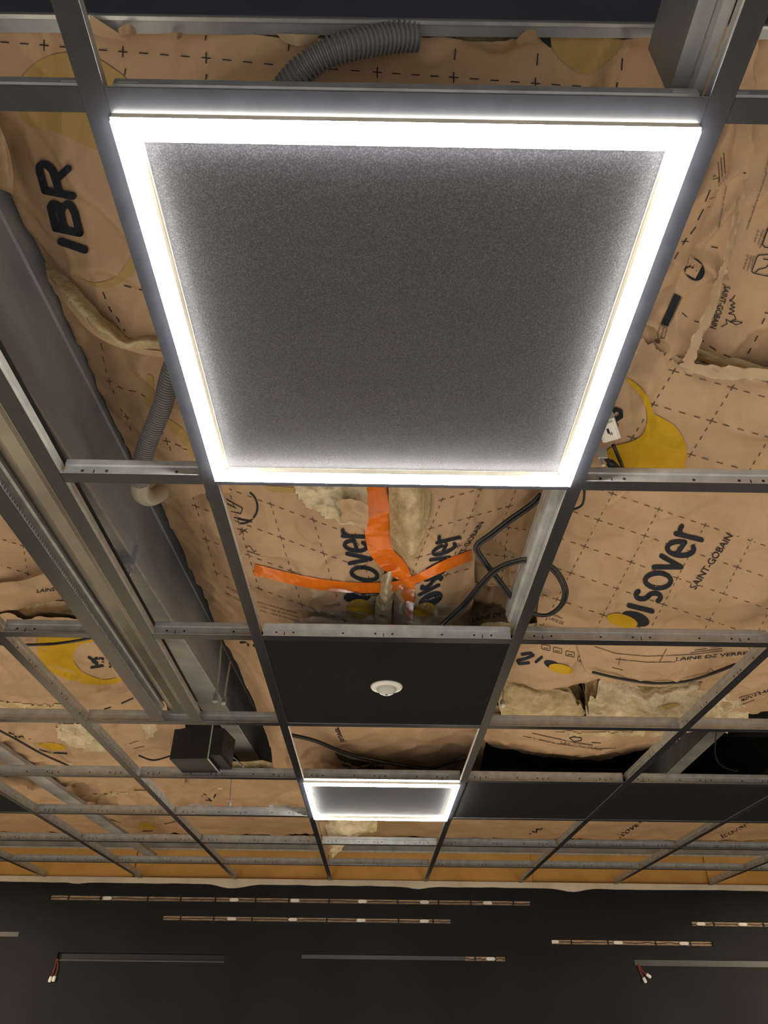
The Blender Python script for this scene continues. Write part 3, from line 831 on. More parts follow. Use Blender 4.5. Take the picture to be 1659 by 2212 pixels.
# letter skeletons of the bold lower-case wordmark, x along the line, y upward (x-height 1)
def arc(cx, cy, rx, ry, a0, a1, n=10):
    return [(cx + rx * math.cos(math.radians(a0 + (a1 - a0) * k / n)), cy + ry * math.sin(math.radians(a0 + (a1 - a0) * k / n))) for k in range(n + 1)]
WORD = [[(0, .08), (0, .92)],
        arc(.62, .71, .21, .21, 60, 270, 8) + arc(.62, .29, .21, .21, 90, -120, 8),
        arc(1.40, .5, .34, .42, 0, 360, 18),
        [(1.92, .9), (2.18, .1), (2.44, .9)],
        [(2.62, .5), (3.22, .5)], arc(2.92, .5, .30, .42, 0, 310, 14),
        [(3.48, .08), (3.48, .92)], [(3.48, .55)] + arc(3.74, .62, .26, .28, 180, 80, 6)]
WORDS = [[WORD[0]], [WORD[1]], [WORD[2]], [WORD[3]], [WORD[4], WORD[5]], [WORD[6], WORD[7]]]
def word(bt, base, w, lo=0, mat='ink'):
    """base: list of (u, x, y, upx, upy) along the baseline"""
    base = np.array(base, float)
    def mp(u, v):
        q = [np.interp(u, base[:, 0], base[:, k]) for k in (1, 2, 3, 4)]
        if u < base[0, 0]: q[:2] = base[0, 1:3] + (base[1, 1:3] - base[0, 1:3]) * (u - base[0, 0]) / (base[1, 0] - base[0, 0])
        if u > base[-1, 0]: q[:2] = base[-1, 1:3] + (base[-1, 1:3] - base[-2, 1:3]) * (u - base[-1, 0]) / (base[-1, 0] - base[-2, 0])
        return (q[0] + q[2] * v, q[1] + q[3] * v)
    for L in WORDS[lo:]: bt.strokes([[mp(*p) for p in q] for q in L], w, mat, 'letter')

def wool_lump(bt, poly, mat='wool_pale', name='wool_tuft', step=3, bulge=.016, seed=0):
    """a tuft of loose wool standing proud of the batt, outline given in pixels"""
    P = [Vector(p) for p in poly]
    def inside(x, y):
        c = False; j = len(P) - 1
        for i in range(len(P)):
            if (P[i].y > y) != (P[j].y > y) and x < (P[j].x - P[i].x) * (y - P[i].y) / (P[j].y - P[i].y) + P[i].x: c = not c
            j = i
        return c
    def dist(x, y):
        best = 1e9; q = Vector((x, y))
        for i in range(len(P)):
            a, b_ = P[i], P[(i + 1) % len(P)]; d = b_ - a; t = max(0, min(1, (q - a).dot(d) / d.dot(d))); best = min(best, (a + d * t - q).length)
        return best
    x0, x1 = min(p.x for p in P), max(p.x for p in P); y0, y1 = min(p.y for p in P), max(p.y for p in P)
    nx, ny = int((x1 - x0) / step) + 1, int((y1 - y0) / step) + 1; V = []; idx = {}
    for j in range(ny + 1):
        for i in range(nx + 1):
            x, y = x0 + i * step, y0 + j * step
            jx = x + 6 * noise.noise((x * .07, y * .07, seed)) + 3 * noise.noise((x * .25, y * .25, seed)); jy = y + 6 * noise.noise((x * .07, y * .07, seed + 7)) + 3 * noise.noise((x * .25, y * .25, seed + 2))
            if not inside(jx, jy): continue
            e = min(1, dist(jx, jy) / 16)
            off = .002 + bulge * e ** .5 * (1 + .55 * noise.noise((x * .045, y * .06, seed)) + .3 * noise.noise((x * .13, y * .15, seed + 3)))
            h = bt.hit(x, y, off)
            if h is not None: idx[i, j] = len(V); V.append(h)
    F = [(idx[i, j], idx[i + 1, j], idx[i + 1, j + 1], idx[i, j + 1]) for (i, j) in idx if (i + 1, j) in idx and (i, j + 1) in idx and (i + 1, j + 1) in idx]
    if F: return mesh_obj(name, V, F, mat, bt.root, True)
def roll(label_root, pts, rad, mat, name, flatten=.6, seed=0, amp=.25):
    """a soft roll of wool or paper along a path"""
    P = catmull([at(*p) for p in pts], 10); b = MB(); n = len(P)
    b.tube(P, [rad * (1 + amp * noise.noise((i * .25, seed, 0))) * (.25 + .75 * min(1, min(i, n - 1 - i) / 4)) for i in range(n)], 14)
    for v in b.v:
        d = noise.noise_vector((v.x * 30, v.y * 30, v.z * 30 + seed)); v += d * rad * .22
    return b.build(name, mat, label_root, True)

def patch(parent, name, ctrl, nu, nv, mat, wr=.5, seed=0, rag=0.0):
    A = surf(ctrl, nu, nv)
    for i in range(nu):
        for e, sg in ((0, 1), (nv - 1, 2)):
            w = noise.noise((i * .23, seed, sg)) + .6 * noise.noise((i * .7, seed, sg + 4)); A[e, i, :2] += np.array((.3 * w, w)) * rag
    for j in range(nv):
        for e, sg in ((0, 5), (nu - 1, 6)):
            w = noise.noise((j * .23, seed, sg)) + .6 * noise.noise((j * .7, seed, sg + 4)); A[j, e, :2] += np.array((w, .3 * w)) * rag
    for j in range(nv):
        for i in range(nu):
            x, y, z = A[j, i]; A[j, i, 2] += wr * (.008 * noise.noise((x * 16, y * 16, seed)) + .004 * noise.noise((x * 45, y * 45, seed)))
    return mesh_obj(name, A.reshape(-1, 3), grid_faces(nv, nu), mat, parent, True)
# --- A: near left sheet, passes above the big panel
A_ = Batt('kraft insulation batt over the large lit panel, printed IBR at its left', [
    [(-140, 40, .22), (170, 52, .22), (520, 66, .22), (900, 78, .222), (1250, 70, .225), (1560, 78, .23)],
    [(-130, 150, .24), (170, 150, .225), (520, 150, .225), (900, 155, .225), (1250, 160, .225), (1540, 170, .23)],
    [(-35, 270, .31), (180, 280, .225), (520, 280, .22), (900, 290, .22), (1250, 300, .22), (1500, 310, .22)],
    [(28, 405, .32), (180, 430, .225), (520, 430, .22), (880, 430, .22), (1200, 440, .22), (1420, 440, .22)],
    [(86, 540, .325), (230, 580, .22), (520, 590, .22), (820, 590, .22), (1100, 590, .22), (1350, 590, .22)],
    [(112, 592, .31), (255, 712, .21), (500, 745, .21), (780, 745, .21), (1050, 745, .21), (1300, 745, .21)]], 120, 90, .8, seed=1, torn=(.006, .003, 0, 0), xmin=-.597)
cr = [(95, 98), (265, 112), (445, 125), (625, 143), (815, 156), (980, 167), (1157, 180)]
L = []
for p, q in zip(cr, cr[1:]): L += A_.dashes([p, q])
L += A_.dashes([(-75, 85), (95, 98)])
for c in cr: L += [[(c[0] - 10, c[1] - 1), (c[0] + 10, c[1] + 1)], [(c[0], c[1] - 12), (c[0], c[1] + 12)]]
for x, y0_, y1_ in ((445, 76, 88), (446, 160, 172), (271, 148, 162), (984, 105, 130), (1162, 115, 141), (1345, 126, 152), (1334, 178, 192), (625, 90, 110)): L.append([(x, y0_), (x - 2, y1_)])
L += A_.dashes([(1157, 180), (1334, 192)])
A_.strokes(L, 2.4, 'ink', 'cutting_grid', False)
A_.blob([(38, 178), (70, 142), (110, 120), (150, 114), (200, 122), (245, 148), (275, 175), (305, 235), (320, 300), (300, 350), (250, 345), (212, 326), (174, 310), (120, 284), (78, 277), (45, 255)], 'yellow_faint', 'yellow_crescent')
A_.blob([(172, 600), (205, 611), (250, 598), (284, 556), (300, 560), (286, 590), (262, 610), (232, 622), (198, 617)], 'yellow_faint', 'yellow_crescent')
A_.blob([(1190, 62), (1215, 62), (1245, 75), (1265, 62), (1290, 66), (1330, 78), (1345, 92), (1325, 120), (1290, 150), (1262, 160), (1230, 145), (1200, 115), (1190, 90)], 'yellow_faint', 'yellow_drop')
A_.blob([(1155, 66), (1172, 62), (1190, 63), (1190, 104), (1172, 90)], 'ink', 'dark_drop', smooth=False)
IBR = [[(131, 522), (183, 540)],
       [(120, 493), (172, 504)], [(120, 493), (112, 460), (109, 447), (114, 441), (123, 444), (130, 456), (139, 497)], [(131, 458), (137, 446), (145, 441), (154, 446), (161, 460), (172, 504)],
       [(97, 412), (157, 424)], [(97, 412), (86, 372), (85, 360), (91, 354), (102, 357), (113, 368), (122, 395), (127, 418)], [(121, 388), (147, 364)]]
for q in (IBR[:1], IBR[1:4], IBR[4:]): A_.strokes(q, 16.5, 'ink', 'letter', off=.003)
A_.strokes([[(268, 617), (283, 621)], [(300, 625), (308, 627)], [(222, 631), (228, 646)], [(234, 662), (241, 674)], [(251, 684), (258, 696)], [(267, 711), (270, 716)]], 2.2, 'ink', 'cutting_grid', False)
# folded lower edge: wool roll and paper lip
patch(A_.root, 'paper_lip', [[(102, 590, .25), (140, 642, .215), (190, 690, .195), (250, 730, .185), (330, 757, .18), (460, 765, .18)],
                             [(104, 606, .25), (138, 655, .215), (180, 702, .195), (240, 742, .182), (330, 770, .178), (460, 780, .178)]], 40, 5, 'kraft', .5, 4)
patch(A_.root, 'wool_edge', [[(96, 566, .30), (150, 608, .245), (200, 655, .22), (243, 695, .205), (280, 728, .20), (340, 722, .20), (470, 722, .20)],
                             [(98, 576, .285), (140, 622, .225), (186, 668, .195), (232, 706, .18), (268, 736, .175), (335, 736, .175), (470, 738, .175)],
                             [(100, 590, .265), (134, 634, .215), (180, 680, .19), (228, 720, .178), (264, 746, .172), (330, 752, .175), (470, 756, .175)],
                             [(101, 596, .27), (132, 642, .225), (178, 690, .205), (226, 730, .195), (262, 752, .19), (330, 760, .195), (470, 764, .195)]], 70, 16, 'wool', 1.0, 3)
# curled flap at the left frame edge and torn bits along the purlin
patch(A_.root, 'curled_flap', [[(-60, 240, .26), (-10, 250, .25), (2, 262, .24)], [(-60, 320, .25), (5, 330, .23), (22, 330, .235)], [(-50, 380, .25), (8, 392, .23), (30, 395, .235)], [(-30, 400, .26), (12, 412, .24), (30, 420, .245)]], 16, 24, 'kraft', 1, 8)
patch(A_.root, 'torn_scrap', [[(192, 30, .20), (215, 45, .2), (248, 66, .2)], [(196, 70, .2), (225, 82, .2), (275, 90, .2)]], 10, 6, 'kraft', 1, 5)
patch(A_.root, 'torn_scrap', [[(255, 62, .2), (275, 52, .195), (292, 58, .2)], [(258, 80, .2), (275, 74, .19), (297, 72, .2)]], 10, 6, 'kraft', 1, 6)
patch(A_.root, 'torn_scrap', [[(362, 74, .2), (378, 72, .195), (394, 74, .2)], [(368, 86, .2), (380, 90, .19), (390, 84, .2)]], 8, 6, 'kraft', 1, 7)
patch(A_.root, 'torn_scrap', [[(598, 76, .2), (640, 74, .19), (690, 78, .2)], [(612, 92, .2), (645, 100, .19), (670, 98, .2)]], 10, 6, 'kraft_back', 1, 9)
patch(A_.root, 'torn_scrap', [[(1115, 88, .19), (1140, 66, .19), (1158, 66, .19)], [(1120, 100, .2), (1140, 92, .195), (1165, 96, .2)]], 10, 6, 'kraft', 1, 10)
patch(A_.root, 'torn_scrap', [[(1360, 86, .19), (1385, 80, .19), (1450, 78, .19), (1500, 90, .2)], [(1360, 105, .2), (1390, 100, .195), (1450, 98, .2), (1500, 110, .2)]], 14, 6, 'kraft', 1, 11)

# --- B: left, below the fold, behind the conduit
B_ = Batt('kraft insulation batt behind the grey conduit, left of the large lit panel', [
    [(112, 592, .33), (240, 690, .25), (400, 720, .24), (620, 720, .24)],
    [(182, 770, .33), (290, 780, .245), (440, 790, .235), (640, 790, .23)],
    [(250, 905, .335), (340, 900, .24), (480, 900, .23), (660, 900, .23)],
    [(330, 1075, .34), (420, 1070, .24), (540, 1060, .23), (680, 1060, .23)]], 60, 60, .9, seed=2, xmin=-.597)
B_.strokes([[(218, 741), (221, 757)], [(222, 770), (225, 783)], [(228, 795), (230, 806)], [(230, 824), (242, 824)], [(235, 816), (238, 832)], [(254, 835), (265, 840)], [(278, 844), (294, 846)], [(305, 852), (316, 859)],
            [(243, 842), (246, 850)], [(260, 882), (264, 890)], [(268, 900), (280, 903)], [(271, 894), (276, 908)], [(352, 952), (368, 955)], [(358, 945), (362, 962)], [(350, 927), (353, 938)], [(366, 965), (369, 974)], [(378, 960), (391, 964)],
            [(280, 920), (283, 930)], [(340, 935), (350, 938)], [(395, 970), (408, 972)]], 1.7, 'ink_faint', 'cutting_grid', False)
B_.blob([(318, 810), (330, 815), (332, 850), (322, 880), (314, 865), (316, 835)], 'yellow_faint', 'yellow_patch')
B_.blob([(355, 900), (380, 915), (405, 940), (420, 990), (400, 965), (372, 935)], 'yellow_faint', 'yellow_patch')

# --- C: crumpled kraft at the upper right
C3 = Batt('kraft batt with washing pictograms at the right frame edge, beside the large light', [
    [(1560, 40, .23), (1700, 60, .23), (2500, 110, .23)], [(1540, 250, .225), (1680, 260, .22), (2450, 300, .22)],
    [(1500, 450, .22), (1640, 460, .20), (2400, 500, .20)], [(1470, 620, .21), (1600, 640, .185), (2350, 690, .18)], [(1450, 770, .20), (1570, 800, .17), (2330, 900, .16)]], 60, 80, 1.2, seed=11, torn=(0, .004, 0, 0))
C3.text('SAINT-GOBAIN', (1566, 616), (1534, 708), (13, 4), bold=.01)
C3.strokes([[(1588, 638), (1583, 646), (1576, 650), (1583, 652), (1588, 656), (1578, 660), (1588, 664), (1576, 668), (1587, 672), (1574, 678), (1586, 680), (1590, 690), (1576, 696), (1592, 694), (1604, 697), (1590, 702), (1575, 694), (1568, 690), (1571, 700), (1558, 706)]], 1.8, 'ink', 'skyline_emblem', False)
C3.strokes([[(1700, 548), (1640, 551), (1635, 556), (1624, 586), (1628, 590), (1700, 606)], [(1650, 560), (1668, 562), (1655, 578), (1640, 582), (1632, 588)],
            [(1700, 478), (1668, 480), (1662, 486), (1647, 528), (1652, 534), (1700, 540)]], 2.2, 'ink', 'pictogram')
C3.text("Se rincer a l'eau", (1656, 492), (1640, 536), (5, 1.6)); C3.text('froide avant', (1647, 496), (1636, 527), (5, 1.6)); C3.text('de se laver', (1637, 496), (1628, 524), (5, 1.6))
C3.text('Respecter la', (1627, 553), (1621, 580), (4.6, 1.4)); C3.text('reglementation', (1622, 551), (1613, 585), (4.6, 1.4)); C3.text('sur les dechets', (1615, 550), (1605, 582), (4.6, 1.4))
C3.text('peau peut causer une demangeaison temporaire', (1655, 372), (1612, 496), (4.4, 1.2)); C3.text('mecaniques des fibres en contact avec la', (1668, 300), (1652, 372), (4.4, 1.2))
C3.strokes([[(1652, 676), (1662, 677)], [(1646, 700), (1652, 688)], [(1630, 738), (1637, 726)], [(1616, 764), (1623, 752)], [(1606, 778), (1616, 786)], [(1632, 791), (1646, 797)], [(1509, 732), (1521, 738)], [(1533, 748), (1547, 757)], [(1563, 766), (1579, 772)], [(1592, 780), (1596, 786)]], 2.2, 'ink', 'cutting_grid', False)
C2 = Batt('torn crumpled kraft sheet with ragged pale edge, right of the large light', [
    [(1500, 30, .19), (1570, 40, .19), (1628, 60, .195)], [(1500, 240, .185), (1550, 260, .18), (1612, 300, .185)],
    [(1450, 400, .17), (1520, 420, .16), (1600, 420, .17)], [(1420, 540, .15), (1490, 550, .145), (1572, 555, .155)],
    [(1385, 660, .14), (1460, 670, .135), (1540, 660, .145)], [(1350, 760, .13), (1430, 785, .125), (1502, 780, .135)]], 50, 90, 1.3, seed=12, torn=(0, 0, 0, .007), thick=0)
patch(C2.root, 'torn_edge', [[(1592, 430, .155), (1600, 430, .15)], [(1568, 545, .135), (1582, 540, .13)], [(1546, 610, .13), (1566, 600, .124)], [(1516, 680, .124), (1540, 675, .118)], [(1482, 765, .114), (1508, 755, .108)], [(1466, 790, .112), (1498, 796, .106)]], 10, 90, 'kraft_back', .8, 3, rag=.0035)
C2.ellipse((1500, 582), 26, 21, 60, 'ink', 'round_stamp', .0012)
C2.blob([(1490, 552), (1517, 573), (1502, 602), (1480, 590)], 'kraft', 'stamp_diamond', smooth=False, off=.0020)
C2.strokes([[(1492, 558), (1497, 580), (1490, 576)], [(1497, 580), (1500, 572)]], 2, 'ink', 'stamp_arrow', off=.0026)
C2.text('EUCEB', (1508, 572), (1498, 594), (6, 3), bold=.02)
C2.blob([(1457, 634), (1472, 641), (1443, 706), (1428, 700)], 'ink', 'dark_bar', smooth=False)
C2.strokes([[(1428, 702), (1441, 708), (1436, 730), (1422, 732), (1420, 722), (1428, 702)], [(1474, 642), (1449, 698)]], 1.2, 'ink_faint', 'stamp_outline', False)
C2.text('certifie', (1433, 705), (1426, 729), (6, 2), 'ink_faint'); C2.ellipse((1421, 738), 6, 4, 20, 'ink_faint', 'stamp_dot')
C2.text('(utilisee sous une ventilation faible)', (1568, 400), (1551, 492), (4.5, 1), 'ink')
C2.strokes([[(1536, 533), (1551, 536)], [(1571, 538), (1579, 538)], [(1606, 374), (1617, 375)], [(1474, 676), (1484, 685)], [(1500, 694), (1510, 696)]], 2, 'ink', 'cutting_grid', False)
C1 = Batt('narrow rounded kraft roll right beside the right edge of the large light', [
    [(1480, 120, .20), (1535, 120, .175), (1580, 120, .17), (1600, 120, .20)], [(1470, 280, .19), (1540, 290, .155), (1580, 285, .15), (1592, 285, .18)],
    [(1440, 400, .17), (1500, 400, .135), (1545, 390, .135), (1560, 390, .17)], [(1420, 480, .15), (1470, 480, .12), (1512, 470, .125), (1526, 470, .15)],
    [(1380, 580, .14), (1440, 570, .112), (1480, 545, .118), (1496, 540, .14)], [(1360, 640, .13), (1410, 640, .108), (1440, 620, .114), (1455, 615, .13)]], 40, 70, .5, seed=13, thick=0)
C1.strokes([[(1520, 452), (1508, 476)], [(1504, 490), (1492, 506)], [(1472, 522), (1488, 522)], [(1475, 530), (1484, 514)], [(1466, 545), (1457, 560)], [(1535, 410), (1524, 436)], [(1541, 382), (1546, 378)]], 1.8, 'ink', 'cutting_grid', False)
C1.strokes([[(1552, 350), (1556, 400)], [(1558, 340), (1562, 400)], [(1564, 330), (1568, 395)], [(1540, 388), (1554, 384), (1552, 425)], [(1533, 430), (1545, 425), (1552, 428)], [(1530, 448), (1545, 442), (1552, 446), (1544, 468), (1526, 488)]], 1.6, 'ink_faint', 'fine_print', False)

# --- D: right, large smooth sheet with yellow drop and wordmark
D_ = Batt('smooth kraft batt right of the large light, with yellow drop and large wordmark', [
    [(1290, 690, .13), (1420, 745, .125), (1560, 800, .12), (2330, 930, .12)],
    [(1260, 800, .105), (1400, 840, .10), (1560, 860, .10), (2380, 1000, .11)],
    [(1220, 950, .095), (1380, 950, .088), (1560, 960, .086), (2450, 1060, .10)],
    [(1190, 1080, .10), (1370, 1080, .082), (1580, 1090, .080), (2500, 1160, .10)],
    [(1170, 1220, .115), (1370, 1220, .085), (1600, 1230, .080), (2600, 1280, .10)],
    [(1160, 1330, .125), (1380, 1330, .09), (1620, 1340, .084), (2700, 1390, .10)],
    [(1160, 1400, .14), (1400, 1410, .10), (1650, 1410, .095), (2800, 1450, .11)]], 100, 120, .75, seed=21, torn=(.012, 0, 0, 0))
patch(D_.root, 'wool_strip', [[(1350, 735, .128), (1460, 772, .120), (1560, 792, .116), (1760, 800, .112)], [(1345, 750, .124), (1450, 790, .114), (1560, 818, .108), (1760, 824, .107)]], 90, 8, 'kraft_back', 1.0, 2, rag=.0035)
D_.grid((1411, 874), (126, 36), (-45, 72), (-1, 2), (-1, 1), 2.0, 'ink_faint', skip=((-1, -1), (-1, 0), (-1, 1)))
D_.grid((1293, 1124), (100, 34), (-30, 57), (-1, 5), (-1, 4), 1.6, 'ink_faint')
D_.blob([(1352, 815), (1375, 830), (1392, 848), (1405, 868), (1412, 892), (1432, 904), (1455, 918), (1472, 940), (1483, 968), (1480, 1000), (1462, 1030), (1400, 1036), (1330, 1034), (1300, 1000), (1318, 968), (1360, 955), (1385, 942), (1397, 918), (1398, 895), (1392, 872), (1380, 850), (1362, 832)], 'yellow', 'yellow_drop', n=4, off=.0025)
D_.strokes([[(1322, 892), (1330, 884), (1341, 888), (1342, 900), (1332, 906), (1322, 904)], [(1326, 904), (1332, 920)]], 9, 'ink', 'lettering')
D_.ellipse((1373, 1337), 31, 15, 18, 'ink', 'wordmark_dot', .0012)
D_.ellipse((1344, 1341), 34, 14, 14, 'yellow', 'wordmark_dot', .0040)
word(D_, [(0, 1414, 1322, -60, -15), (1.4, 1452, 1262, -62, -14), (3.48, 1521, 1168, -66, -16), (4, 1540, 1140, -66, -16)], 10.5)
D_.text('SAINT-GOBAIN', (1502, 1275), (1584, 1158), (-14, -6), bold=.01)
D_.text('LAINE DE', (1185, 1338), (1216, 1350), (3, -6), 'ink_faint'); D_.text('isolation', (1190, 1328), (1214, 1338), (3, -5), 'ink_faint')

# --- E: centre batts with orange tape
EL = Batt('bulging kraft batt left of the orange tape seam, beyond the large light', [
    [(312, 1010, .34), (480, 1000, .25), (650, 1000, .23), (838, 1000, .25)], [(358, 1110, .345), (500, 1110, .22), (660, 1110, .19), (836, 1110, .22)],
    [(402, 1200, .355), (530, 1200, .185), (680, 1200, .155), (832, 1200, .185)], [(438, 1282, .365), (560, 1285, .165), (690, 1290, .135), (828, 1280, .165)],
    [(468, 1345, .39), (580, 1345, .19), (700, 1345, .165), (820, 1340, .19)], [(500, 1400, .43), (600, 1400, .26), (710, 1400, .24), (818, 1400, .26)]], 90, 90, .8, seed=31, xmin=-.597)
EL.grid((585, 1090), (92, 34), (22, 72), (-2, 2), (0, 3), 1.5, 'ink_faint')
EL.strokes([arc(522, 1095, 34, 36, -60, 95, 14)], 4, 'ink', 'round_stamp', False)
EL.strokes([[(488, 1078), (524, 1098), (520, 1110), (497, 1104)], [(490, 1088), (510, 1098)], [(514, 1122), (545, 1128)], [(505, 1118), (540, 1124)]], 2, 'ink', 'stamp_lines', False)
EL.strokes([[(512, 1142), (535, 1150)], [(518, 1150), (530, 1144)], [(522, 1140), (526, 1156)], [(516, 1156), (534, 1142)], [(530, 1182), (540, 1180), (548, 1192), (554, 1190)], [(532, 1190), (562, 1200)]], 1.6, 'ink_faint', 'pictogram', False)
for k in range(3): EL.text('produit a base de laine minerale', (555 + 3 * k, 1302 + 9 * k), (640 + 3 * k, 1326 + 9 * k), (1.6, -4.4), 'ink_faint')
EL.text('Bande kraft', (488, 1268), (520, 1286), (2, -5), 'ink_faint'); EL.text('Laine minerale', (486, 1282), (526, 1304), (2, -5), 'ink_faint')
EL.ellipse((772, 1289), 30, 13, -5, 'ink', 'wordmark_dot', .0012); EL.ellipse((776, 1316), 29, 22, 0, 'yellow', 'wordmark_dot', .0022)
word(EL, [(0, 838, 1284, -60, -2), (.62, 832, 1272, -60, -3), (1.4, 820, 1242, -66, -3), (2.18, 808, 1208, -62, -2), (2.92, 796, 1180, -56, -2), (3.48, 790, 1160, -54, -2), (4, 788, 1138, -54, -2)], 8.5)
EL.blob([(575, 1050), (620, 1052), (640, 1056), (636, 1064), (600, 1064), (578, 1060)], 'yellow_faint', 'yellow_patch')
wool_lump(EL, [(632, 1040), (798, 1040), (795, 1100), (790, 1140), (745, 1136), (700, 1118), (668, 1098), (640, 1072)], seed=1)
patch(EL.root, 'crumpled_flap', [[(724, 1090, .175), (755, 1082, .17), (796, 1096, .175)], [(738, 1112, .172), (765, 1108, .165), (796, 1120, .172)], [(732, 1126, .178), (762, 1134, .172), (792, 1142, .178)]], 22, 16, 'kraft', 2.2, 3)
ER = Batt('bulging kraft batt right of the orange tape seam, beyond the large light', [
    [(846, 1000, .25), (960, 1000, .23), (1090, 1000, .23), (1215, 1030, .25)], [(848, 1110, .22), (940, 1110, .19), (1040, 1105, .19), (1128, 1100, .22)],
    [(850, 1200, .185), (915, 1200, .15), (975, 1195, .155), (1034, 1188, .19)], [(852, 1282, .165), (905, 1288, .135), (960, 1278, .145), (1024, 1272, .19)],
    [(856, 1345, .19), (905, 1350, .17), (960, 1345, .18), (1012, 1345, .22)], [(858, 1400, .26), (905, 1400, .25), (955, 1400, .25), (1005, 1400, .28)]], 70, 90, .8, seed=32)
ER.grid((1015, 1118), (85, -24), (-25, 62), (-1, 1), (-1, 2), 1.5, 'ink_faint')
ER.ellipse((930, 1296), 29, 15, -28, 'ink', 'wordmark_dot', .0012); ER.ellipse((916, 1317), 25, 15, -10, 'yellow', 'wordmark_dot', .0022)
word(ER, [(0, 952, 1262, -50, 25), (1.4, 966, 1228, -54, 24), (2.4, 980, 1195, -56, 18), (3.48, 997, 1160, -58, 14), (4, 1004, 1138, -58, 14)], 7.5)
ER.text('SAINT-GOBAIN', (985, 1222), (1046, 1128), (-13, 2), bold=.01)
EX = Batt('shadowed kraft batt behind the black cable loop beside the right runner', [
    [(1010, 1040, .30), (1120, 1040, .28), (1280, 1040, .24)], [(990, 1150, .29), (1100, 1150, .26), (1270, 1150, .21)], [(985, 1260, .28), (1100, 1260, .23), (1260, 1260, .18)],
    [(980, 1345, .27), (1100, 1345, .20), (1250, 1345, .155)], [(980, 1410, .30), (1100, 1410, .25), (1240, 1410, .2)]], 60, 60, 2.2, seed=33)
EX.text('LAINE DE', (1018, 1344), (1082, 1330), (2, -9), bold=.01); EX.text('isolation en rouleau', (1046, 1316), (1085, 1308), (1.2, -5), 'ink_faint')
EX.grid((1098, 1140), (70, 8), (-8, 62), (-1, 1), (0, 2), 1.5, 'ink_faint')
r = empty('wool_seam', at(880, 1150, .2), 'ragged pale wool pushing through the seam beside the orange tape', 'insulation')
patch(r, 'wool_tuft', [[(838, 1030, .225), (868, 1030, .19), (900, 1030, .185), (926, 1030, .22)], [(840, 1085, .21), (872, 1085, .172), (905, 1080, .17), (930, 1085, .20)],
    [(842, 1130, .20), (872, 1130, .158), (904, 1130, .158), (922, 1130, .19)], [(846, 1180, .185), (878, 1180, .145), (900, 1180, .148), (915, 1180, .18)], [(862, 1228, .17), (886, 1226, .145), (900, 1224, .15), (908, 1222, .17)]], 34, 50, 'wool', 2.0, 5)
patch(r, 'wool_tuft', [[(826, 1236, .175), (842, 1232, .15), (862, 1236, .175)], [(814, 1282, .16), (834, 1282, .128), (852, 1282, .155)], [(810, 1315, .16), (830, 1318, .13), (846, 1315, .155)], [(808, 1360, .2), (828, 1360, .17), (846, 1360, .2)]], 22, 40, 'wool_pale', 2.0, 6)
patch(r, 'paper_edge', [[(848, 1262, .165), (862, 1262, .15), (880, 1262, .165)], [(850, 1310, .16), (866, 1310, .145), (884, 1310, .16)], [(850, 1360, .2), (868, 1360, .18), (888, 1360, .2)]], 14, 24, 'kraft', 2.0, 8)

# orange tape
def tape(label, left, right, sheets, off=.006, seed=0, n=9):
    Lp = catmull([Vector((*p, 0)) for p in left], n); Rp = catmull([Vector((*p, 0)) for p in right], n); m = 7
    root = None; V = []
    last = .17
    for a, b_ in zip(Lp, Rp):
        for k in range(m + 1):
            q = a.lerp(b_, k / m); best = None
            for s in sheets:
                h = s.hit(q.x, q.y, off)
                if h is not None and (best is None or h.z < best.z): best = h
            if best is None: best = at(q.x, q.y, last)
            last = best.z - ZC
            V.append(best)
    nn = len(Lp)
    # soften steps between the batts, then add small wrinkles
    Z = np.array([v.z for v in V]).reshape(nn, m + 1)
    D0 = [(v - CAM) for v in V]
    for _ in range(6):
        Z[1:-1] = np.minimum(Z[1:-1], (Z[:-2] + Z[1:-1] * 2 + Z[2:]) / 4); Z[:, 1:-1] = np.minimum(Z[:, 1:-1], (Z[:, :-2] + 2 * Z[:, 1:-1] + Z[:, 2:]) / 4)
    for i, v in enumerate(V):
        j, k = divmod(i, m + 1); z = Z[j, k] + .0022 * noise.noise((j * .9, k * .5, seed))
        V[i] = CAM + D0[i] * ((z - CAM.z) / D0[i].z)
    o = mesh_obj('adhesive_tape', V, grid_faces(nn, m + 1), 'tape', None, True)
    tag(o, label, 'tape', 'orange tape strips'); return o
tape('upright orange tape strip over the seam, reaching up to the large light', [(789, 1040), (787, 1090), (786, 1125), (790, 1165), (798, 1195), (822, 1225), (860, 1254)], [(833, 1040), (840, 1085), (844, 1125), (846, 1165), (850, 1188), (874, 1214), (890, 1246)], [EL, ER], seed=1)
tape('long curved orange tape strip running across both bulging batts', [(550, 1218), (620, 1236), (700, 1252), (780, 1259), (850, 1256), (900, 1241), (960, 1210), (1018, 1188)], [(548, 1243), (620, 1260), (690, 1274), (780, 1281), (850, 1277), (905, 1258), (962, 1234), (1020, 1210)], [EL, ER], seed=2, off=.005)
tape('tapering orange tape tail below the crossing strips', [(854, 1262), (868, 1300), (880, 1335), (884, 1346)], [(894, 1254), (895, 1290), (892, 1330), (896, 1346)], [EL, ER], seed=3, off=.0035)

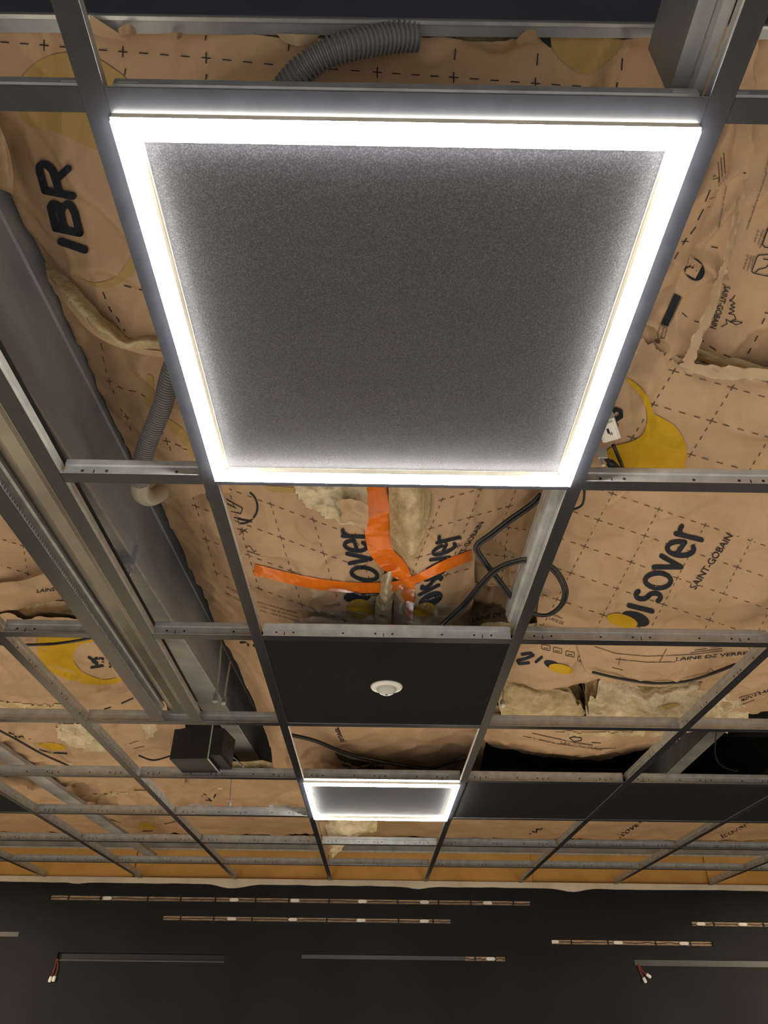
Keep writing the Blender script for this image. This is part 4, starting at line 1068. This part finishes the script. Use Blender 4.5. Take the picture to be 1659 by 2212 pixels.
# --- F: left of the slot
F1 = Batt('plain kraft batt at the left frame edge above the yellow disc', [
    [(-800, 1030, .20), (-60, 1050, .18), (130, 1060, .20)], [(-850, 1150, .18), (-60, 1160, .15), (160, 1170, .18)], [(-900, 1250, .16), (-60, 1260, .13), (170, 1270, .16)], [(-950, 1340, .15), (-60, 1350, .13), (190, 1350, .16)]], 50, 50, .7, seed=41)
F1.grid((40, 1120), (80, 26), (10, 60), (-1, 1), (-1, 2), 1.4, 'ink_faint')
patch(F1.root, 'grey_flap', [[(-60, 1268, .115), (60, 1250, .11), (140, 1225, .11)], [(-60, 1300, .11), (60, 1275, .105), (150, 1245, .105)]], 24, 8, 'kraft', .8, 2)
F1.text('LAINE DE VERRE', (78, 1281), (190, 1268), (1, -8), bold=.01); F1.text('Economies', (76, 1260), (112, 1252), (1, -4), 'ink_faint')
F1.strokes([arc(140, 1330, 30, 18, 20, 200, 10)], 2.5, 'ink_faint', 'round_stamp', False)
F2 = Batt('kraft batt printed with a yellow disc and dark letters, left of the slot', [
    [(-200, 1330, .14), (0, 1330, .11), (160, 1330, .105), (225, 1330, .13)], [(-220, 1400, .125), (0, 1400, .10), (160, 1400, .095), (285, 1400, .12)],
    [(-240, 1470, .13), (0, 1470, .105), (160, 1475, .10), (330, 1475, .125)], [(-260, 1545, .16), (0, 1550, .14), (170, 1555, .135), (385, 1555, .16)]], 70, 60, .9, seed=42)
F2.blob([(82, 1376), (130, 1368), (200, 1368), (235, 1385), (190, 1388), (165, 1400), (158, 1425), (180, 1452), (225, 1468), (270, 1460), (250, 1476), (190, 1478), (130, 1462), (92, 1432), (80, 1400)], 'yellow', 'yellow_disc', off=.0035)
F2.strokes([[(198, 1442), (222, 1438), (222, 1424), (208, 1422), (200, 1428), (210, 1436)], [(210, 1432), (192, 1420)], [(238, 1440), (238, 1420), (252, 1418), (262, 1424), (256, 1430), (240, 1430)]], 6, 'ink', 'lettering')
F2.strokes([[(262, 1520), (288, 1508)], [(225, 1532), (240, 1528)]], 3, 'ink', 'print', False)
wool_lump(F2, [(-10, 1512), (40, 1518), (90, 1522), (135, 1520), (140, 1534), (60, 1536), (-10, 1536)], 'wool', seed=9, bulge=.008)

# --- G: first cell right of the sensor tile
G2 = Batt('sagging kraft batt printed LAINE DE VERRE, right of the sensor tile', [
    [(1240, 1360, .12), (1400, 1365, .10), (1560, 1370, .10), (1700, 1380, .12)], [(1250, 1405, .10), (1400, 1410, .08), (1560, 1410, .08), (1790, 1410, .10)],
    [(1262, 1438, .095), (1400, 1450, .07), (1560, 1440, .075), (1800, 1430, .10)], [(1275, 1456, .10), (1400, 1476, .08), (1540, 1462, .085), (1810, 1440, .11)], [(1290, 1450, .15), (1400, 1468, .14), (1540, 1455, .14), (1810, 1430, .16)]], 70, 50, .7, seed=51)
G2.text('LAINE DE VERRE', (1458, 1428), (1614, 1414), (2, -7), bold=.015)
G2.strokes([[(1285, 1397), (1330, 1412), (1400, 1418), (1500, 1414), (1560, 1406)], [(1330, 1424), (1400, 1431), (1460, 1430)], [(1490, 1411), (1560, 1401)], [(1500, 1405), (1560, 1396)]], 1.4, 'ink_faint', 'fine_print', False)
G2.strokes([[(1322, 1458 - 16), (1346, 1448)], [(1528, 1452), (1536, 1444), (1542, 1452)], [(1340, 1420), (1336, 1436)], [(1440, 1402), (1424, 1432)]], 1.4, 'ink_faint', 'print', False)
patch(G2.root, 'paper_scrap', [[(1470, 1424, .068), (1482, 1434, .064), (1492, 1426, .068)], [(1462, 1462, .07), (1474, 1458, .062), (1484, 1464, .068)], [(1468, 1472, .075), (1476, 1476, .07), (1484, 1470, .075)]], 10, 14, 'kraft_back', .8, 4)
G1 = Batt('folded kraft batt with yellow dot wordmark, just right of the sensor tile', [
    [(1040, 1370, .11), (1190, 1370, .10), (1320, 1372, .13)], [(1045, 1425, .095), (1180, 1432, .078), (1300, 1432, .105)], [(1055, 1455, .10), (1180, 1468, .085), (1300, 1452, .12)], [(1060, 1466, .12), (1180, 1479, .11), (1305, 1458, .14)], [(1062, 1455, .17), (1180, 1464, .16), (1300, 1446, .19)]], 60, 50, .8, seed=52)
G1.strokes([[(1128, 1414), (1146, 1411), (1152, 1416), (1138, 1422), (1118, 1428), (1122, 1434), (1142, 1432)], [(1158, 1430), (1170, 1420)]], 6.5, 'ink', 'wordmark')
G1.ellipse((1196, 1438), 22, 9, 22, 'ink', 'wordmark_dot', .0012); G1.ellipse((1212, 1445), 27, 10, 12, 'yellow', 'wordmark_dot', .0045)
for k, (x, y) in enumerate(((1180, 1398), (1205, 1404), (1232, 1412), (1258, 1424))): G1.strokes([[(x - 9, y - 6), (x + 9, y - 2), (x + 8, y + 8), (x - 10, y + 4), (x - 9, y - 6)], [(x - 6, y + 2), (x + 5, y + 3)]], 1.6, 'ink_faint', 'pictogram', False)
G4 = Batt('smooth yellowish open wool batt in the cell right of the sensor tile', [
    [(1060, 1462, .14), (1150, 1478, .13), (1230, 1490, .14)], [(1070, 1490, .115), (1150, 1500, .10), (1255, 1520, .13)], [(1080, 1530, .11), (1160, 1540, .10), (1275, 1550, .13)], [(1085, 1560, .13), (1170, 1572, .12), (1290, 1575, .15)]], 90, 80, .7, 'wool', 53, thick=.06)
G3 = Batt('torn fluffy pale wool batt under the drooping cable, right of the sensor tile', [
    [(1310, 1455, .15), (1420, 1474, .14), (1560, 1452, .14), (1680, 1430, .15)], [(1275, 1500, .12), (1420, 1500, .10), (1540, 1490, .11), (1660, 1480, .13)], [(1265, 1540, .115), (1420, 1540, .095), (1500, 1535, .10), (1620, 1525, .13)], [(1270, 1572, .13), (1420, 1580, .12), (1480, 1574, .12), (1600, 1560, .15)]], 120, 80, 1.6, 'wool_pale', 54, thick=.06)
G3.blob([(1420, 1528), (1450, 1520), (1470, 1522), (1450, 1530), (1430, 1534)], 'yellow_faint', 'yellow_patch', off=.003)
patch(G3.root, 'paper_lip', [[(1370, 1536, .088), (1440, 1530, .085), (1500, 1518, .088)], [(1360, 1552, .088), (1440, 1548, .085), (1500, 1540, .09)]], 24, 8, 'kraft', 1.2, 3)
GB = Batt('deep shadowed kraft seen in the gap between the two open wool batts', [[(1040, 1420, .28), (1240, 1430, .28), (1400, 1440, .28)], [(1060, 1500, .26), (1240, 1510, .26), (1400, 1520, .26)], [(1080, 1580, .28), (1240, 1590, .28), (1400, 1600, .28)]], 24, 24, 1, seed=55)
G5 = Batt('kraft batt with dark print at the right frame edge, beyond the first right runner', [
    [(1540, 1380, .12), (1640, 1370, .10), (1860, 1370, .11)], [(1520, 1450, .11), (1640, 1440, .09), (1880, 1440, .10)], [(1500, 1520, .12), (1610, 1510, .10), (1900, 1490, .11)], [(1490, 1560, .15), (1600, 1538, .13), (1900, 1510, .14)]], 50, 50, .8, seed=56)
G5.text('MINERALE', (1596, 1518), (1672, 1490), (2, -7), bold=.02); G5.strokes([[(1596, 1508), (1640, 1494)], [(1592, 1526), (1630, 1512)]], 1.6, 'ink_faint', 'fine_print', False)

# --- H: cells beyond the sensor tile row
H1 = Batt('bulging kraft batt in the dark cell beyond the open wool batts', [
    [(1030, 1545, .14), (1180, 1550, .12), (1320, 1550, .12), (1480, 1560, .14)], [(1040, 1580, .12), (1180, 1590, .095), (1320, 1592, .095), (1470, 1580, .12)], [(1050, 1602, .14), (1180, 1622, .11), (1300, 1624, .11), (1460, 1595, .14)], [(1060, 1606, .22), (1180, 1632, .19), (1300, 1636, .19), (1450, 1600, .22)]], 60, 40, .7, seed=61)
H1.strokes([[(1130, 1590), (1200, 1606), (1290, 1618), (1330, 1616)], [(1150, 1584), (1230, 1602), (1280, 1610)]], 2, 'ink_faint', 'fine_print', False); H1.text('LAINE MINERALE', (1210, 1606), (1300, 1622), (2, -5), 'ink_faint')
H1.strokes([[(1230, 1594), (1240, 1592), (1256, 1594), (1256, 1600), (1240, 1602), (1230, 1594)], [(1278, 1604), (1298, 1605)]], 2, 'ink', 'print', False)
wool_lump(H1, [(1190, 1578), (1300, 1580), (1400, 1576), (1390, 1590), (1300, 1594), (1200, 1588)], 'wool', seed=12, bulge=.008)
H2 = Batt('kraft batt with torn pale wool in the far left cell beside the black box', [
    [(-120, 1540, .15), (80, 1545, .13), (220, 1548, .13), (400, 1550, .15)], [(-120, 1590, .13), (80, 1590, .11), (220, 1592, .11), (400, 1590, .13)], [(-120, 1640, .13), (80, 1640, .11), (220, 1640, .115), (400, 1630, .14)], [(-120, 1690, .16), (80, 1695, .14), (220, 1690, .14), (400, 1690, .17)]], 60, 44, 1.2, seed=62)
wool_lump(H2, [(122, 1562), (190, 1560), (215, 1590), (235, 1625), (200, 1628), (160, 1618), (130, 1600), (116, 1580)], 'wool_pale', seed=13, bulge=.02, step=4)
wool_lump(H2, [(300, 1560), (345, 1562), (335, 1590), (318, 1602), (308, 1585)], 'wool_pale', seed=14, bulge=.012, step=4)
H2.blob([(80, 1605), (110, 1604), (140, 1612), (135, 1620), (100, 1618)], 'yellow', 'yellow_patch'); H2.strokes([[(18, 1583), (30, 1586), (36, 1594), (48, 1590), (52, 1596), (70, 1600)], [(85, 1620), (110, 1626), (145, 1628)]], 3, 'ink', 'lettering', False)
H2.strokes([[(270, 1610), (300, 1600)], [(285, 1618), (312, 1612)]], 1.6, 'ink_faint', 'fine_print', False)
I_ = Batt('shadowed kraft batt between the sensor tile and the small lit panel', [
    [(590, 1540, .20), (720, 1540, .18), (880, 1540, .18), (1070, 1545, .2)], [(610, 1590, .17), (720, 1600, .15), (880, 1600, .15), (1050, 1600, .17)], [(625, 1640, .15), (730, 1650, .13), (880, 1650, .13), (1040, 1645, .15)], [(640, 1700, .17), (740, 1700, .16), (880, 1700, .16), (1020, 1700, .17)]], 60, 44, .8, seed=63)
I_.text('isover', (736, 1604), (722, 1572), (14, -2), bold=.02); I_.blob([(760, 1620), (800, 1628), (850, 1640), (800, 1636)], 'yellow_faint', 'yellow_patch')
I_.blob([(722, 1625), (760, 1640), (830, 1652), (828, 1662), (745, 1662), (735, 1645)], 'hole', 'dark_gap', smooth=False)  # shaded gap painted as a dark patch on the kraft
I2 = Batt('rounded kraft roll edge between the black box and the small lit panel', [
    [(468, 1345, .36), (540, 1345, .30), (610, 1345, .30)], [(520, 1450, .33), (565, 1450, .26), (640, 1450, .26)], [(560, 1545, .26), (600, 1550, .2), (640, 1560, .22)], [(580, 1600, .2), (610, 1600, .16), (650, 1610, .18)], [(590, 1650, .2), (620, 1650, .16), (660, 1655, .18)], [(600, 1720, .24), (650, 1720, .2), (690, 1720, .22)]], 30, 70, .6, seed=64)
I2.strokes([[(520, 1388), (536, 1386), (536, 1394)], [(546, 1384), (560, 1384), (548, 1394), (562, 1404)]], 5, 'ink', 'lettering')

# --- J: far cells, level with and beyond the small light
J1 = Batt('far kraft batt in the cells left of the small light', [
    [(-160, 1660, .20), (100, 1662, .2), (360, 1665, .2), (690, 1665, .2)], [(-160, 1700, .19), (100, 1700, .17), (360, 1704, .17), (690, 1704, .19)], [(-160, 1740, .2), (100, 1745, .19), (360, 1750, .19), (690, 1750, .2)]], 90, 30, 1.8, seed=71)
J1.strokes([[(436, 1722), (442, 1716), (452, 1718), (462, 1724), (444, 1728), (458, 1730), (466, 1716)]], 3, 'ink', 'wordmark', False)
wool_lump(J1, [(165, 1718), (240, 1712), (330, 1704), (335, 1712), (250, 1722), (180, 1726)], 'wool', seed=16, bulge=.012, step=4)
J2 = Batt('far kraft batt with a yellow dot, second cell row before the black wall at left', [
    [(-200, 1740, .26), (100, 1745, .26), (360, 1748, .26), (720, 1750, .26)], [(-200, 1775, .25), (100, 1780, .24), (360, 1782, .24), (720, 1785, .25)], [(-200, 1815, .27), (100, 1820, .26), (360, 1822, .26), (720, 1825, .27)]], 90, 30, .9, seed=72)
J2.ellipse((320, 1784), 20, 9, -4, 'yellow', 'yellow_dot'); J2.strokes([[(236, 1770), (262, 1778)], [(355, 1780), (382, 1774)], [(300, 1796), (330, 1795)]], 2.4, 'ink_faint', 'wordmark', False)
J3 = Batt('far kraft batt with dark wordmarks in the cells right of the small light', [
    [(690, 1730, .26), (980, 1740, .26), (1300, 1745, .26), (1800, 1750, .26)], [(690, 1785, .25), (980, 1788, .24), (1300, 1790, .24), (1800, 1792, .25)], [(690, 1825, .27), (980, 1826, .26), (1300, 1828, .26), (1800, 1832, .27)]], 100, 30, .7, seed=73)
J3.strokes([[(1142, 1806), (1150, 1796), (1158, 1800), (1160, 1790), (1168, 1792), (1172, 1788)]], 4, 'ink', 'wordmark', False); J3.blob([(1164, 1786), (1180, 1782), (1188, 1785), (1176, 1790)], 'yellow_faint', 'yellow_dot')
J3.text('isover', (1338, 1812), (1392, 1776), (-6, -10), bold=.02); J3.text('isover', (1560, 1812), (1618, 1784), (-6, -9), bold=.02)
J3.blob([(1605, 1782), (1640, 1776), (1650, 1780), (1625, 1786)], 'yellow_faint', 'yellow_dot')
# hanging torn corner under the small light
r = empty('torn_batt_corner', at(740, 1810, .1), 'torn corner of pale wool hanging under the far edge of the small light', 'insulation')
patch(r, 'wool_flap', [[(698, 1765, .12), (750, 1765, .10), (818, 1765, .11)], [(705, 1795, .06), (745, 1800, .05), (800, 1795, .07)], [(712, 1825, .035), (730, 1828, .03), (752, 1818, .05)], [(716, 1852, .02), (720, 1850, .018), (735, 1838, .03)]], 26, 30, 'wool_pale', 2.2, 4)
patch(r, 'kraft_flap', [[(690, 1775, .10), (700, 1775, .095), (708, 1775, .09)], [(696, 1805, .05), (706, 1812, .045), (716, 1818, .04)], [(700, 1842, .02), (710, 1846, .02), (718, 1850, .02)]], 10, 16, 'kraft', 1.2, 5)
patch(r, 'wool_fringe', [[(770, 1772, .10), (795, 1772, .10), (815, 1774, .10)], [(772, 1795, .06), (795, 1800, .06), (814, 1798, .06)]], 14, 12, 'wool', 2.2, 6)
# kraft boards standing on the wall above the grid
xb = [-2.9, -1.55, -.32, .98, 2.1, 2.9]
for k in range(5):
    b = MB(); b.box(xb[k] + .002, xb[k + 1] - .002, YW - .003 + .01 * (k % 2), YW + .06, ZC + .002, ZC + .48)
    o = b.build('kraft_board', 'kraft_plain')
    tag(o, ['leftmost orange kraft board above the black wall', 'second orange kraft board from the left above the black wall', 'middle orange kraft board above the black wall, beyond the small light',
            'second orange kraft board from the right above the black wall', 'rightmost orange kraft board above the black wall'][k], 'insulation board', 'kraft boards above the black wall')
